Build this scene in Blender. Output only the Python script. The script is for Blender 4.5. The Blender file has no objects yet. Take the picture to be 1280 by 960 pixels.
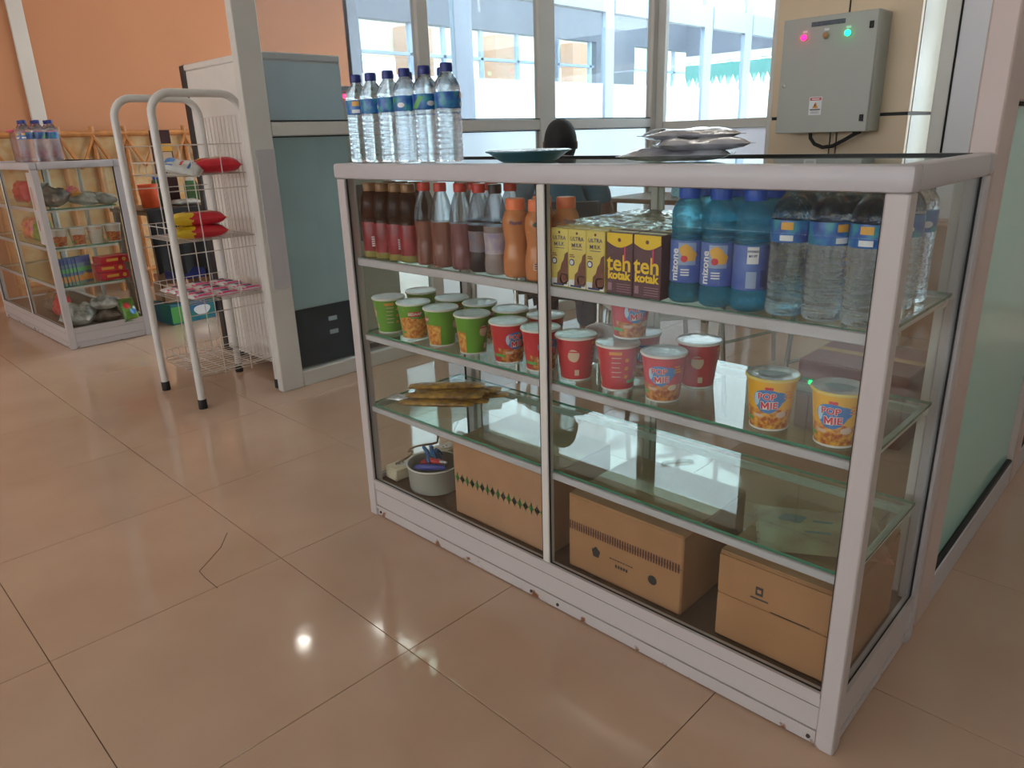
import bpy, bmesh, math, random
from mathutils import Vector, Matrix
R = random.Random(11)
scene = bpy.context.scene
col = scene.collection
PI = math.pi

# ------------------------------------------------------------------ camera
CAM = Vector((1.8176, -1.1884, 1.1421))
RI = Vector((0.7229, 0.6903, -0.0305)).normalized()
FW = Vector((-0.6612, 0.6782, -0.3208)).normalized()
UP = RI.cross(FW).normalized()
FPX = 913.34
cd = bpy.data.cameras.new('camera'); cam = bpy.data.objects.new('camera', cd); col.objects.link(cam)
cd.sensor_width = 36.0; cd.lens = FPX / 1280 * 36.0; cd.clip_start = 0.02; cd.clip_end = 200
cam.matrix_world = Matrix(((RI.x, UP.x, -FW.x, CAM.x), (RI.y, UP.y, -FW.y, CAM.y), (RI.z, UP.z, -FW.z, CAM.z), (0, 0, 0, 1)))
scene.camera = cam
def hit(px, py, ax, val):
    d = FW + RI * ((px - 640) / FPX) + UP * ((480 - py) / FPX)
    return CAM + d * ((val - CAM[ax]) / d[ax])

# ------------------------------------------------------------------ world, light, exposure
SKY = 5.6
w = bpy.data.worlds.new('sky'); scene.world = w; w.use_nodes = True
bg = w.node_tree.nodes['Background']; bg.inputs[0].default_value = (0.80, 0.92, 1.0, 1); bg.inputs[1].default_value = SKY
vs = scene.view_settings
vs.view_transform = 'Standard'; vs.look = 'None'; vs.gamma = 1.0; vs.use_curve_mapping = False; vs.exposure = 0.22
cy = scene.cycles
cy.max_bounces = 14; cy.transparent_max_bounces = 40; cy.transmission_bounces = 10; cy.glossy_bounces = 5; cy.diffuse_bounces = 4
cy.caustics_reflective = False; cy.caustics_refractive = False; cy.use_denoising = True; cy.sample_clamp_indirect = 6.0
def area(name, loc, rot, sx, sy, power, color):
    l = bpy.data.lights.new(name, 'AREA'); l.shape = 'RECTANGLE'; l.size = sx; l.size_y = sy; l.energy = power; l.color = color
    o = bpy.data.objects.new(name, l); col.objects.link(o); o.location = loc; o.rotation_euler = rot
    return o
# fill lamp added at the unseen hall windows to brighten the front
area('hall_window_fill', (-.6, -6.9, 1.75), (PI / 2, 0, 0), 9.5, 1.2, 70, (1.0, 0.97, 0.93))

# ------------------------------------------------------------------ helpers: materials
def lin(c):
    return tuple(((v / 255) / 12.92 if v / 255 <= .04045 else ((v / 255 + .055) / 1.055) ** 2.4) for v in c)
def newmat(name):
    m = bpy.data.materials.new(name); m.use_nodes = True; m.node_tree.nodes.clear()
    return m, m.node_tree.nodes, m.node_tree.links
def pm(name, rgb, rough=.5, metal=0., spec=.5, var=.06, scale=20., bump=0., bscale=80., emit=0., rgb2=None, trans=0., coat=0.):
    m, n, l = newmat(name)
    out = n.new('ShaderNodeOutputMaterial'); b = n.new('ShaderNodeBsdfPrincipled'); l.new(b.outputs[0], out.inputs[0])
    c = lin(rgb)
    tc = n.new('ShaderNodeTexCoord')
    if var or rgb2:
        no = n.new('ShaderNodeTexNoise'); no.inputs['Scale'].default_value = scale; no.inputs['Detail'].default_value = 4
        l.new(tc.outputs['Object'], no.inputs['Vector'])
        r = n.new('ShaderNodeValToRGB'); l.new(no.outputs['Fac'], r.inputs[0])
        c2 = lin(rgb2) if rgb2 else tuple(min(1, v * (1 + var)) for v in c)
        c1 = c if rgb2 else tuple(v * (1 - var) for v in c)
        r.color_ramp.elements[0].position = .35; r.color_ramp.elements[1].position = .65
        r.color_ramp.elements[0].color = (*c1, 1); r.color_ramp.elements[1].color = (*c2, 1)
        l.new(r.outputs[0], b.inputs['Base Color'])
    else:
        b.inputs['Base Color'].default_value = (*c, 1)
    b.inputs['Roughness'].default_value = rough; b.inputs['Metallic'].default_value = metal
    b.inputs['Specular IOR Level'].default_value = spec; b.inputs['Transmission Weight'].default_value = trans
    b.inputs['Coat Weight'].default_value = coat
    if bump:
        nb = n.new('ShaderNodeTexNoise'); nb.inputs['Scale'].default_value = bscale; l.new(tc.outputs['Object'], nb.inputs['Vector'])
        bp = n.new('ShaderNodeBump'); bp.inputs['Strength'].default_value = bump; bp.inputs['Distance'].default_value = .01
        l.new(nb.outputs['Fac'], bp.inputs['Height']); l.new(bp.outputs[0], b.inputs['Normal'])
    if emit:
        b.inputs['Emission Color'].default_value = (*c, 1); b.inputs['Emission Strength'].default_value = emit
    return m
def glassm(name, tint=(1, 1, 1), haze=0., hazecol=(200, 210, 220), rough=.01, ior=1.45, spread=0., hscale=2., clear=0., refl=1.):
    """thin glass: straight transmission + Fresnel reflection on outer faces + a film of dust"""
    m, n, l = newmat(name)
    out = n.new('ShaderNodeOutputMaterial')
    tr = n.new('ShaderNodeBsdfTransparent'); tr.inputs[0].default_value = (*tint, 1)
    gl = n.new('ShaderNodeBsdfGlossy'); gl.inputs['Roughness'].default_value = rough
    fr = n.new('ShaderNodeFresnel'); fr.inputs[0].default_value = ior
    ge = n.new('ShaderNodeNewGeometry')
    inv = n.new('ShaderNodeMath'); inv.operation = 'SUBTRACT'; inv.inputs[0].default_value = refl; l.new(ge.outputs['Backfacing'], inv.inputs[1])
    inv.use_clamp = True
    mu = n.new('ShaderNodeMath'); mu.operation = 'MULTIPLY'; l.new(fr.outputs[0], mu.inputs[0]); l.new(inv.outputs[0], mu.inputs[1])
    base = tr
    if haze:
        df = n.new('ShaderNodeBsdfDiffuse'); df.inputs[0].default_value = (*lin(hazecol), 1)
        tl = n.new('ShaderNodeBsdfTranslucent'); tl.inputs[0].default_value = (*lin(hazecol), 1)
        a = n.new('ShaderNodeMixShader'); a.inputs[0].default_value = .5; l.new(df.outputs[0], a.inputs[1]); l.new(tl.outputs[0], a.inputs[2])
        mx = n.new('ShaderNodeMixShader'); l.new(tr.outputs[0], mx.inputs[1]); l.new(a.outputs[0], mx.inputs[2])
        if spread:
            tc = n.new('ShaderNodeTexCoord'); no = n.new('ShaderNodeTexNoise'); no.inputs['Scale'].default_value = hscale; no.inputs['Detail'].default_value = 6
            l.new(tc.outputs['Object'], no.inputs['Vector'])
            mr = n.new('ShaderNodeMapRange'); mr.inputs[1].default_value = .3; mr.inputs[2].default_value = .7
            mr.inputs[3].default_value = haze * (1 - spread); mr.inputs[4].default_value = haze * (1 + spread)
            l.new(no.outputs['Fac'], mr.inputs[0]); l.new(mr.outputs[0], mx.inputs[0])
        else:
            mx.inputs[0].default_value = haze
        base = mx
    mix = n.new('ShaderNodeMixShader'); l.new(mu.outputs[0], mix.inputs[0]); l.new(base.outputs[0], mix.inputs[1]); l.new(gl.outputs[0], mix.inputs[2])
    l.new(mix.outputs[0], out.inputs[0])
    return m
def liquid(name, tint, ior=1.33, keep=.3, rough=.02, body=0., bodycol=(255, 255, 255)):
    """a filled bottle: refraction, partly straight-through so that light passes"""
    m, n, l = newmat(name)
    out = n.new('ShaderNodeOutputMaterial')
    g = n.new('ShaderNodeBsdfGlass'); g.inputs['Color'].default_value = (*tint, 1); g.inputs['IOR'].default_value = ior; g.inputs['Roughness'].default_value = rough
    tc = n.new('ShaderNodeTexCoord'); nb = n.new('ShaderNodeTexNoise'); nb.inputs['Scale'].default_value = 70
    l.new(tc.outputs['Object'], nb.inputs['Vector'])
    bp = n.new('ShaderNodeBump'); bp.inputs['Strength'].default_value = .35; bp.inputs['Distance'].default_value = .004
    l.new(nb.outputs['Fac'], bp.inputs['Height']); l.new(bp.outputs[0], g.inputs['Normal'])
    t = n.new('ShaderNodeBsdfTransparent'); t.inputs[0].default_value = (*tint, 1)
    mx = n.new('ShaderNodeMixShader'); mx.inputs[0].default_value = keep; l.new(g.outputs[0], mx.inputs[1]); l.new(t.outputs[0], mx.inputs[2])
    last = mx
    if body:
        p = n.new('ShaderNodeBsdfPrincipled'); p.inputs['Base Color'].default_value = (*lin(bodycol), 1); p.inputs['Roughness'].default_value = .25
        m2 = n.new('ShaderNodeMixShader'); m2.inputs[0].default_value = body; l.new(mx.outputs[0], m2.inputs[1]); l.new(p.outputs[0], m2.inputs[2]); last = m2
    l.new(last.outputs[0], out.inputs[0])
    return m

# ------------------------------------------------------------------ helpers: meshes and things
class MB:
    def __init__(s): s.v = []; s.f = []; s.m = []
    def add(s, v, f, m=0):
        o = len(s.v); s.v += [tuple(x) for x in v]; s.f += [tuple(i + o for i in q) for q in f]; s.m += [m] * len(f); return s
    def box(s, x0, x1, y0, y1, z0, z1, bev=0., m=0, mats=None):
        if bev:
            bm = bmesh.new(); bmesh.ops.create_cube(bm, size=1)
            for q in bm.verts: q.co = Vector((x0 + (q.co.x + .5) * (x1 - x0), y0 + (q.co.y + .5) * (y1 - y0), z0 + (q.co.z + .5) * (z1 - z0)))
            bmesh.ops.bevel(bm, geom=bm.edges[:], offset=bev, segments=2 if bev > .006 else 1, affect='EDGES', profile=.5)
            bm.verts.index_update()
            s.add([q.co for q in bm.verts], [[q.index for q in f.verts] for f in bm.faces], m); bm.free()
        else:
            v = [(x, y, z) for z in (z0, z1) for y in (y0, y1) for x in (x0, x1)]
            f = [(0, 2, 3, 1), (4, 5, 7, 6), (0, 1, 5, 4), (2, 6, 7, 3), (0, 4, 6, 2), (1, 3, 7, 5)]   # bottom top front back left right
            o = len(s.f); s.add(v, f, m)
            if mats: s.m[o:o + 6] = mats
        return s
    def lathe(s, prof, seg=24, c=(0, 0, 0), m=0, cap0=True, cap1=True, sq=0., wob=None):
        v = []; k = len(prof)
        for i in range(seg):
            a = 2 * PI * i / seg
            for (r, z) in prof:
                rr = r
                if wob: rr = r * wob(a, z)
                v.append((c[0] + rr * math.cos(a), c[1] + rr * math.sin(a), c[2] + z))
        f = []
        for i in range(seg):
            j = (i + 1) % seg
            for q in range(k - 1): f.append((i * k + q, j * k + q, j * k + q + 1, i * k + q + 1))
        if cap0: f.append(tuple(i * k for i in range(seg))[::-1])
        if cap1: f.append(tuple(i * k + k - 1 for i in range(seg)))
        return s.add(v, f, m)
    def tube(s, pts, r, seg=8, m=0, closed=False):
        pts = [Vector(p) for p in pts]; n = len(pts); v = []; up = Vector((0, 0, 1)); prevn = None
        for i, p in enumerate(pts):
            if closed: d = pts[(i + 1) % n] - pts[i - 1]
            else: d = pts[min(i + 1, n - 1)] - pts[max(i - 1, 0)]
            d = d.normalized()
            if prevn is None:
                a = up if abs(d.z) < .9 else Vector((1, 0, 0)); nn = (a - d * a.dot(d)).normalized()
            else: nn = (prevn - d * prevn.dot(d)).normalized()
            prevn = nn; b = d.cross(nn); rr = r[i] if isinstance(r, (list, tuple)) else r
            for k in range(seg):
                t = 2 * PI * k / seg; v.append(p + (nn * math.cos(t) + b * math.sin(t)) * rr)
        f = []
        for i in range(n if closed else n - 1):
            j = (i + 1) % n
            for k in range(seg):
                q = (k + 1) % seg; f.append((i * seg + k, i * seg + q, j * seg + q, j * seg + k))
        if not closed:
            f.append(tuple(range(seg))[::-1]); f.append(tuple((n - 1) * seg + k for k in range(seg)))
        return s.add(v, f, m)
    def build(s, name, mats, parent=None, loc=None, rot=None, smooth=True, angle=38):
        me = bpy.data.meshes.new(name); me.from_pydata(s.v, [], s.f)
        if not isinstance(mats, (list, tuple)): mats = [mats]
        for q in mats: me.materials.append(q)
        if len(mats) > 1: me.polygons.foreach_set('material_index', s.m)
        if smooth:
            me.polygons.foreach_set('use_smooth', [True] * len(me.polygons)); me.set_sharp_from_angle(angle=math.radians(angle))
        me.update()
        return obj(name, me, parent, loc, rot)
def obj(name, me, parent=None, loc=None, rot=None):
    o = bpy.data.objects.new(name, me); col.objects.link(o)
    if parent: o.parent = parent
    if loc is not None: o.location = loc
    if rot is not None: o.rotation_euler = rot
    return o
def tag(o, label=None, cat=None, group=None, kind=None):
    if label: o['label'] = label
    if cat: o['category'] = cat
    if group: o['group'] = group
    if kind: o['kind'] = kind
    return o
def thing(name, label, cat, loc=(0, 0, 0), rz=0., group=None):
    return tag(obj(name, None, None, loc, (0, 0, rz)), label, cat, group)
def struct(name, label=None, cat=None):
    o = obj(name, None); o['kind'] = 'structure'
    if label: o['label'] = label
    return o
KIDS = {}
def dup(root, loc, rz=0., label=None, group=None, rx=None):
    def rec(o, par):
        c = o.copy(); col.objects.link(c); c.parent = par
        for ch in [q for q in bpy.data.objects if q.parent == o]: rec(ch, c)
        return c
    if root not in KIDS: KIDS[root] = tree(root)
    def rec2(node, par):
        c = node[0].copy(); col.objects.link(c); c.parent = par
        for k in node[1]: rec2(k, c)
        return c
    r = rec2(KIDS[root], None); r.location = loc; r.rotation_euler = rx if rx else (0, 0, rz)
    if label: r['label'] = label
    if group: r['group'] = group
    return r
def tree(o): return (o, [tree(c) for c in o.children])

# ---- flat lettering and marks (glyph outlines as meshes)
TXT = {}
def text2d(s, size, bold=0.):
    k = (s, size, bold)
    if k not in TXT:
        cu = bpy.data.curves.new('t', 'FONT'); cu.body = s; cu.size = size; cu.align_x = 'CENTER'; cu.align_y = 'CENTER'; cu.offset = bold; cu.resolution_u = 3
        o = bpy.data.objects.new('t', cu); col.objects.link(o)
        dg = bpy.context.evaluated_depsgraph_get(); me = bpy.data.meshes.new_from_object(o.evaluated_get(dg))
        TXT[k] = ([(v.co.x, v.co.y) for v in me.vertices], [tuple(p.vertices) for p in me.polygons])
        bpy.data.objects.remove(o); bpy.data.curves.remove(cu); bpy.data.meshes.remove(me)
    return TXT[k]
def ell(rx, ry, n=28, cx=0, cy=0, wob=0., k=3):
    v = [(cx + rx * (1 + wob * math.sin(k * t)) * math.cos(t), cy + ry * (1 + wob * math.sin(k * t)) * math.sin(t)) for t in [2 * PI * i / n for i in range(n)]]
    return v, [tuple(range(n))]
def rect(x0, x1, y0, y1): return [(x0, y0), (x1, y0), (x1, y1), (x0, y1)], [(0, 1, 2, 3)]
def poly(*p): return list(p), [tuple(range(len(p)))]
def shift(sh, dx, dy, sc=1., rot=0.):
    c, s_ = math.cos(rot), math.sin(rot)
    return [(dx + sc * (x * c - y * s_), dy + sc * (x * s_ + y * c)) for x, y in sh[0]], sh[1]
def wrap(mb, sh, rf, zc, off, th0=-PI / 2, m=0, step=.004):
    """bend a flat shape round an upright axis; the shape's centre faces angle th0"""
    bm = bmesh.new()
    vs_ = [bm.verts.new((x, y, 0)) for x, y in sh[0]]
    for f in sh[1]:
        try: bm.faces.new([vs_[i] for i in f])
        except ValueError: pass
    bmesh.ops.triangulate(bm, faces=bm.faces[:])
    xs = [x for x, y in sh[0]]; ys = [y for x, y in sh[0]]
    k = math.ceil(min(xs) / step)
    while k * step < max(xs):
        bmesh.ops.bisect_plane(bm, geom=bm.verts[:] + bm.edges[:] + bm.faces[:], plane_co=(k * step, 0, 0), plane_no=(1, 0, 0)); k += 1
    bm.verts.index_update(); v = []
    rc = rf(zc)
    for q in bm.verts:
        z = zc + q.co.y; r = rf(z) + off; a = th0 + q.co.x / rc
        v.append((r * math.cos(a), r * math.sin(a), z))
    mb.add(v, [[q.index for q in f.verts] for f in bm.faces], m); bm.free()
def flat(mb, sh, M, m=0):
    """place a flat shape: M maps (x, y, 0) into the parent's space"""
    mb.add([M @ Vector((x, y, 0)) for x, y in sh[0]], sh[1], m)
def plane_M(o, ux, uy): 
    ux = Vector(ux); uy = Vector(uy); n = ux.cross(uy)
    return Matrix(((ux.x, uy.x, n.x, o[0]), (ux.y, uy.y, n.y, o[1]), (ux.z, uy.z, n.z, o[2]), (0, 0, 0, 1)))

# ------------------------------------------------------------------ materials
M = {}
M['alu'] = pm('white_aluminium', (186, 183, 187), .38, var=.02, scale=6)
M['alu2'] = pm('grey_aluminium', (208, 206, 200), .4, var=.03, scale=5)
M['alu_pink'] = pm('beige_aluminium', (196, 178, 172), .4, var=.03, scale=5)
M['gasket'] = pm('black_rubber', (22, 22, 22), .6, var=0)
M['glass'] = glassm('counter_glass', (.97, .985, .975), .015, (190, 190, 180), spread=.8, hscale=3)
M['shelf_glass'] = glassm('shelf_glass', (.86, .95, .91), .02, (190, 205, 195), spread=.6, hscale=4, ior=1.5)
M['edge'] = pm('green_glass_edge', (70, 130, 105), .15, var=.1)
M['winglass'] = glassm('window_glass', (.93, .965, .97), .075, (190, 205, 235), spread=.7, hscale=1.6)
M['winglass_l'] = glassm('window_glass_clear', (.90, .95, .95), .045, (190, 205, 220), spread=.5, hscale=1.4)
def frost(name, rgb, tr=.75, rough=.35):
    m, n, l = newmat(name); out = n.new('ShaderNodeOutputMaterial')
    d = n.new('ShaderNodeBsdfDiffuse'); d.inputs[0].default_value = (*lin(rgb), 1)
    t = n.new('ShaderNodeBsdfTranslucent'); t.inputs[0].default_value = (*lin(rgb), 1)
    g = n.new('ShaderNodeBsdfGlossy'); g.inputs['Roughness'].default_value = rough
    a = n.new('ShaderNodeMixShader'); a.inputs[0].default_value = tr; l.new(d.outputs[0], a.inputs[1]); l.new(t.outputs[0], a.inputs[2])
    fr = n.new('ShaderNodeFresnel'); fr.inputs[0].default_value = 1.4
    ge = n.new('ShaderNodeNewGeometry'); iv = n.new('ShaderNodeMath'); iv.operation = 'SUBTRACT'; iv.inputs[0].default_value = 1; l.new(ge.outputs['Backfacing'], iv.inputs[1])
    mu = n.new('ShaderNodeMath'); mu.operation = 'MULTIPLY'; l.new(fr.outputs[0], mu.inputs[0]); l.new(iv.outputs[0], mu.inputs[1])
    b = n.new('ShaderNodeMixShader'); l.new(mu.outputs[0], b.inputs[0]); l.new(a.outputs[0], b.inputs[1]); l.new(g.outputs[0], b.inputs[2])
    l.new(b.outputs[0], out.inputs[0]); return m
M['film'] = frost('frosted_film', (238, 246, 250), .85)
M['frost_green'] = frost('frosted_green_glass', (196, 238, 230), .3, .12)
def frost2(name, rgb, rough=.45, mixd=.25):
    m, n, l = newmat(name); out = n.new('ShaderNodeOutputMaterial')
    r = n.new('ShaderNodeBsdfRefraction'); r.inputs['Color'].default_value = (*lin(rgb), 1); r.inputs['Roughness'].default_value = rough; r.inputs['IOR'].default_value = 1.12
    t = n.new('ShaderNodeBsdfTranslucent'); t.inputs[0].default_value = (*lin(rgb), 1)
    a = n.new('ShaderNodeMixShader'); a.inputs[0].default_value = mixd; l.new(r.outputs[0], a.inputs[1]); l.new(t.outputs[0], a.inputs[2]); l.new(a.outputs[0], out.inputs[0])
    return m
M['frost_white'] = frost2('frosted_white_glass', (240, 246, 250))
M['frost_back'] = frost('frosted_lavender_glass', (238, 240, 246), .45, .2)
M['winglass_h'] = glassm('dusty_window_glass', (.93, .96, .97), .14, (196, 206, 220), spread=.5, hscale=1.4)
M['orange'] = pm('orange_wall_paint', (196, 136, 98), .75, var=.03, scale=1.5, bump=.05)
M['ceil'] = pm('white_ceiling', (225, 222, 214), .8, var=.02, scale=2)
M['grey_wall'] = pm('grey_wall_paint', (92, 94, 106), .8, var=.04, scale=2)
M['beige_clad'] = pm('beige_cladding', (214, 192, 162), .4, var=.03, scale=3)
M['lav'] = pm('lavender_white_panel', (226, 226, 232), .5, var=.02, scale=2)
M['white_paint'] = pm('white_paint', (214, 208, 200), .6, var=.02, scale=3)

# ------------------------------------------------------------------ lettering prepared up front
for a in (('POP', .0165, .0011), ('IE', .0165, .0011), ('POP', .0165, .0004), ('IE', .0165, .0004), ('ULTRA', .0125, .0001), ('ILK', .0125, .0001), ('teh', .046, .0009), ('kotak', .0235, .001),
          ('HYDRO', .0095, .0005), ('BO ST', .0095, .0005), ('mizone', .021, .0006), ('Florid', .0125, .0003), ('SEDAAP', .014, .0006)):
    text2d(*a)

# ================================================================== THE SETTING
# floor: grout bed with single tiles
floor = struct('floor'); 
MB().box(-8, 7, -7, 16, -.06, -.003).build('grout_bed', pm('grout', (110, 82, 68), .9, var=.1), floor, smooth=False)
def tile_mat():
    m, n, l = newmat('glossy_beige_tile'); out = n.new('ShaderNodeOutputMaterial'); b = n.new('ShaderNodeBsdfPrincipled'); l.new(b.outputs[0], out.inputs[0])
    tc = n.new('ShaderNodeTexCoord'); no = n.new('ShaderNodeTexNoise'); no.inputs['Scale'].default_value = 2.5; no.inputs['Detail'].default_value = 6
    oi = n.new('ShaderNodeObjectInfo')
    ad = n.new('ShaderNodeVectorMath'); ad.operation = 'ADD'; l.new(tc.outputs['Object'], ad.inputs[0]); l.new(oi.outputs['Location'], ad.inputs[1]); l.new(ad.outputs[0], no.inputs['Vector'])
    r = n.new('ShaderNodeValToRGB'); r.color_ramp.elements[0].position = .3; r.color_ramp.elements[1].position = .7
    r.color_ramp.elements[0].color = (*lin((186, 156, 134)), 1); r.color_ramp.elements[1].color = (*lin((196, 168, 146)), 1)
    l.new(no.outputs['Fac'], r.inputs[0]); l.new(r.outputs[0], b.inputs['Base Color'])
    b.inputs['Roughness'].default_value = .07; b.inputs['Specular IOR Level'].default_value = .5
    n2 = n.new('ShaderNodeTexNoise'); n2.inputs['Scale'].default_value = 7; l.new(tc.outputs['Object'], n2.inputs['Vector'])
    bp = n.new('ShaderNodeBump'); bp.inputs['Strength'].default_value = .02; bp.inputs['Distance'].default_value = .02; l.new(n2.outputs['Fac'], bp.inputs['Height']); l.new(bp.outputs[0], b.inputs['Normal'])
    return m
M['tile'] = tile_mat()
TA = -0.01244; TS = .6; T0 = Vector((.0252, -.3367))
tile_me = MB().box(-.299, .299, -.299, .299, -.004, 0, bev=.0006).build('tile', M['tile'], floor, smooth=False).data
bpy.data.objects.remove(bpy.data.objects['tile'])
e1 = Vector((math.cos(TA), math.sin(TA))); e2 = Vector((-math.sin(TA), math.cos(TA)))
for i in range(-11, 8):
    for j in range(-3, 11):
        p = T0 + e1 * TS * (i + .5) + e2 * TS * (j + .5)
        obj('tile', tile_me, floor, (p.x, p.y, 0), (0, 0, TA))
fm = MB()
for q in ((-8, 7, -7, -2.16), (-8, 7, 6.33, 16), (-8, -6.62, -2.16, 6.33), (4.87, 7, -2.16, 6.33)): fm.box(*q, -.0028, -.0008)
fm.build('distant_tiling', M['tile'], floor, smooth=False)
pts = [hit(px, py, 2, .0004) for px, py in ((284, 666), (276, 684), (262, 700), (249, 714), (256, 722), (272, 735))]
MB().tube(pts, .0009, 5).build('crack', pm('crack', (70, 50, 42), .9, var=0), floor)

# ceiling and hall walls (window openings behind the camera; right side closed to darken it)
tag(MB().box(-5.1, 7.2, -7.2, 5.4, 3.5, 3.6).build('ceiling', M['ceil'], smooth=False), kind='structure')  # ceiling cut short so open sky brightens the passages
def open_wall(name, along, fixed, a0, a1, mat, sill=1.1, head=2.3, step=2.4, t=.12):
    o = struct(name)
    def b(x0, x1, z0, z1, nm, mt):
        m = MB()
        if along == 'x': m.box(x0, x1, fixed, fixed + t, z0, z1)
        else: m.box(fixed, fixed + t, x0, x1, z0, z1)
        m.build(nm, mt, o, smooth=False)
    b(a0, a1, 0, sill, 'sill_wall', mat); b(a0, a1, head, 3.5, 'head_wall', mat)
    k = a0
    while k < a1:
        b(k, k + .9, sill, head, 'pier', mat); k += step
    return o
open_wall('wall_front', 'x', -7.15, -5.2, 7, M['white_paint'])
tag(MB().box(7.0, 7.12, -7.2, 16, 0, 3.5).build('wall_right', M['white_paint'], smooth=False), kind='structure')
lw = struct('wall_left')
MB().box(-5.2, -5.0, -7, hit(437, 50, 0, -5).y, 0, 3.5).build('orange_wall', M['orange'], lw, smooth=False)
a, b_ = hit(5, 0, 0, -5).y, hit(25, 0, 0, -5).y
tag(MB().box(-5.0, -4.97, a, b_, 0, 3.5, bev=.004).build('trim_1', M['white_paint']), kind='structure')

# ---- aluminium and glass partitions of the booth
XL = -1.315
def frame_box(parent, name, mat, *b):
    return MB().box(*b, bev=.004).build(name, mat, parent)
def pane(parent, name, mat, *b):
    return MB().box(*b).build(name, mat, parent, smooth=False)
HT = 3.5
w1 = struct('window_1')   # left side of the booth, running away from the camera
yl = [(.44, .555), (1.425, 1.50), (2.35, 2.49), (3.545, 3.66)]
for (p0, p1) in yl: frame_box(w1, 'post', M['alu2'], XL - .05, XL, p0, p1, 0, HT)
for k in range(3):
    p0, p1 = yl[k][1], yl[k + 1][0]
    frame_box(w1, 'rail', M['alu2'], XL - .045, XL - .003, p0, p1, 1.175, 1.235)
    frame_box(w1, 'bottom_rail', M['alu2'], XL - .045, XL - .003, p0, p1, 0, .075)
    pane(w1, 'upper_pane', M['winglass_h'] if k == 0 else M['winglass'], XL - .027, XL - .021, p0, p1, 1.235, HT)
    pane(w1, 'lower_pane', M['winglass_l'] if k == 0 else M['frost_white'], XL - .027, XL - .021, p0, p1, .075, 1.175)
    for z in (1.236, 1.168): frame_box(w1, 'gasket', M['gasket'], XL - .02, XL - .002, p0, p1, z, z + .006)
# masking board strip on the first post
tag(MB().box(XL, XL + .004, .462, .552, .50, 1.12, bev=.001).build('cover_plate', M['alu'], w1))
YB = 3.6
w2 = struct('window_2')   # rear side of the booth
xb = [(XL, XL + .06), (-.47, -.43)]
for (p0, p1) in xb: frame_box(w2, 'post', M['alu2'], p0, p1, YB, YB + .05, 0, HT)
frame_box(w2, 'rail', M['alu2'], xb[0][1], xb[1][0], YB + .003, YB + .045, 1.15, 1.21)
frame_box(w2, 'bottom_rail', M['alu2'], xb[0][1], xb[1][0], YB + .003, YB + .045, 0, .075)
pane(w2, 'upper_pane', M['winglass'], xb[0][1], xb[1][0], YB + .02, YB + .026, 1.21, HT)
pane(w2, 'lower_pane', M['frost_back'], xb[0][1], xb[1][0], YB + .02, YB + .026, .075, 1.15)
# clad column with recessed joints
wc = struct('wall_column')
MB().box(-.425, .385, 3.585, 4.2, 0, 3.5).build('core', M['gasket'], wc, smooth=False)
for (z0, z1) in ((0, 1.188), (1.206, 2.39), (2.408, 3.5)):
    for (x0, x1) in ((-.43, -.004), (.004, .39)):
        MB().box(x0, x1, 3.575, 3.62, z0, z1, bev=.003).build('panel', M['beige_clad'], wc)
    MB().box(.375, .393, 3.622, 4.2, z0, z1, bev=.003).build('panel', pm('pale_cladding', (176, 178, 164), .3, var=.02), wc)
# rest of the rear wall: frame and white board
w3 = struct('wall_back')
frame_box(w3, 'post', M['alu2'], .50, .575, 3.60, 3.66, 0, HT)
frame_box(w3, 'gasket', M['gasket'], .574, .582, 3.598, 3.64, 0, HT)
frame_box(w3, 'white_board', M['lav'], .58, 1.6, 3.61, 3.64, 0, HT)
frame_box(w3, 'filler', M['alu2'], .39, .502, 4.16, 4.2, 0, HT)
MB().box(1.6, 7, 4.4, 4.5, 0, HT).build('light_block_wall', M['white_paint'], w3, smooth=False)  # unseen solid wall added to block far window light from the frosted glass
# right side of the booth
XR = 1.475
w4 = struct('window_3')
yr = [(.515, .63), (1.50, 1.60), (2.52, 2.60), (3.5, 3.6)]
for p0, p1 in yr: frame_box(w4, 'post', M['alu_pink'], XR - .05, XR, p0, p1, 0, HT)
for k in range(3):
    p0, p1 = yr[k][1], yr[k + 1][0]
    frame_box(w4, 'rail', M['alu_pink'], XR - .045, XR - .003, p0, p1, 1.178, 1.236)
    frame_box(w4, 'bottom_rail', M['alu'], XR - .048, XR - .002, p0, p1, 0, .085)
    pane(w4, 'upper_pane', M['winglass'], XR - .027, XR - .021, p0, p1, 1.236, HT)
    pane(w4, 'lower_pane', M['frost_green'], XR - .027, XR - .021, p0, p1, .085, 1.178)
    for z in (1.170, .084): frame_box(w4, 'gasket', M['gasket'], XR - .02, XR - .004, p0, p1, z, z + .008)

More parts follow.
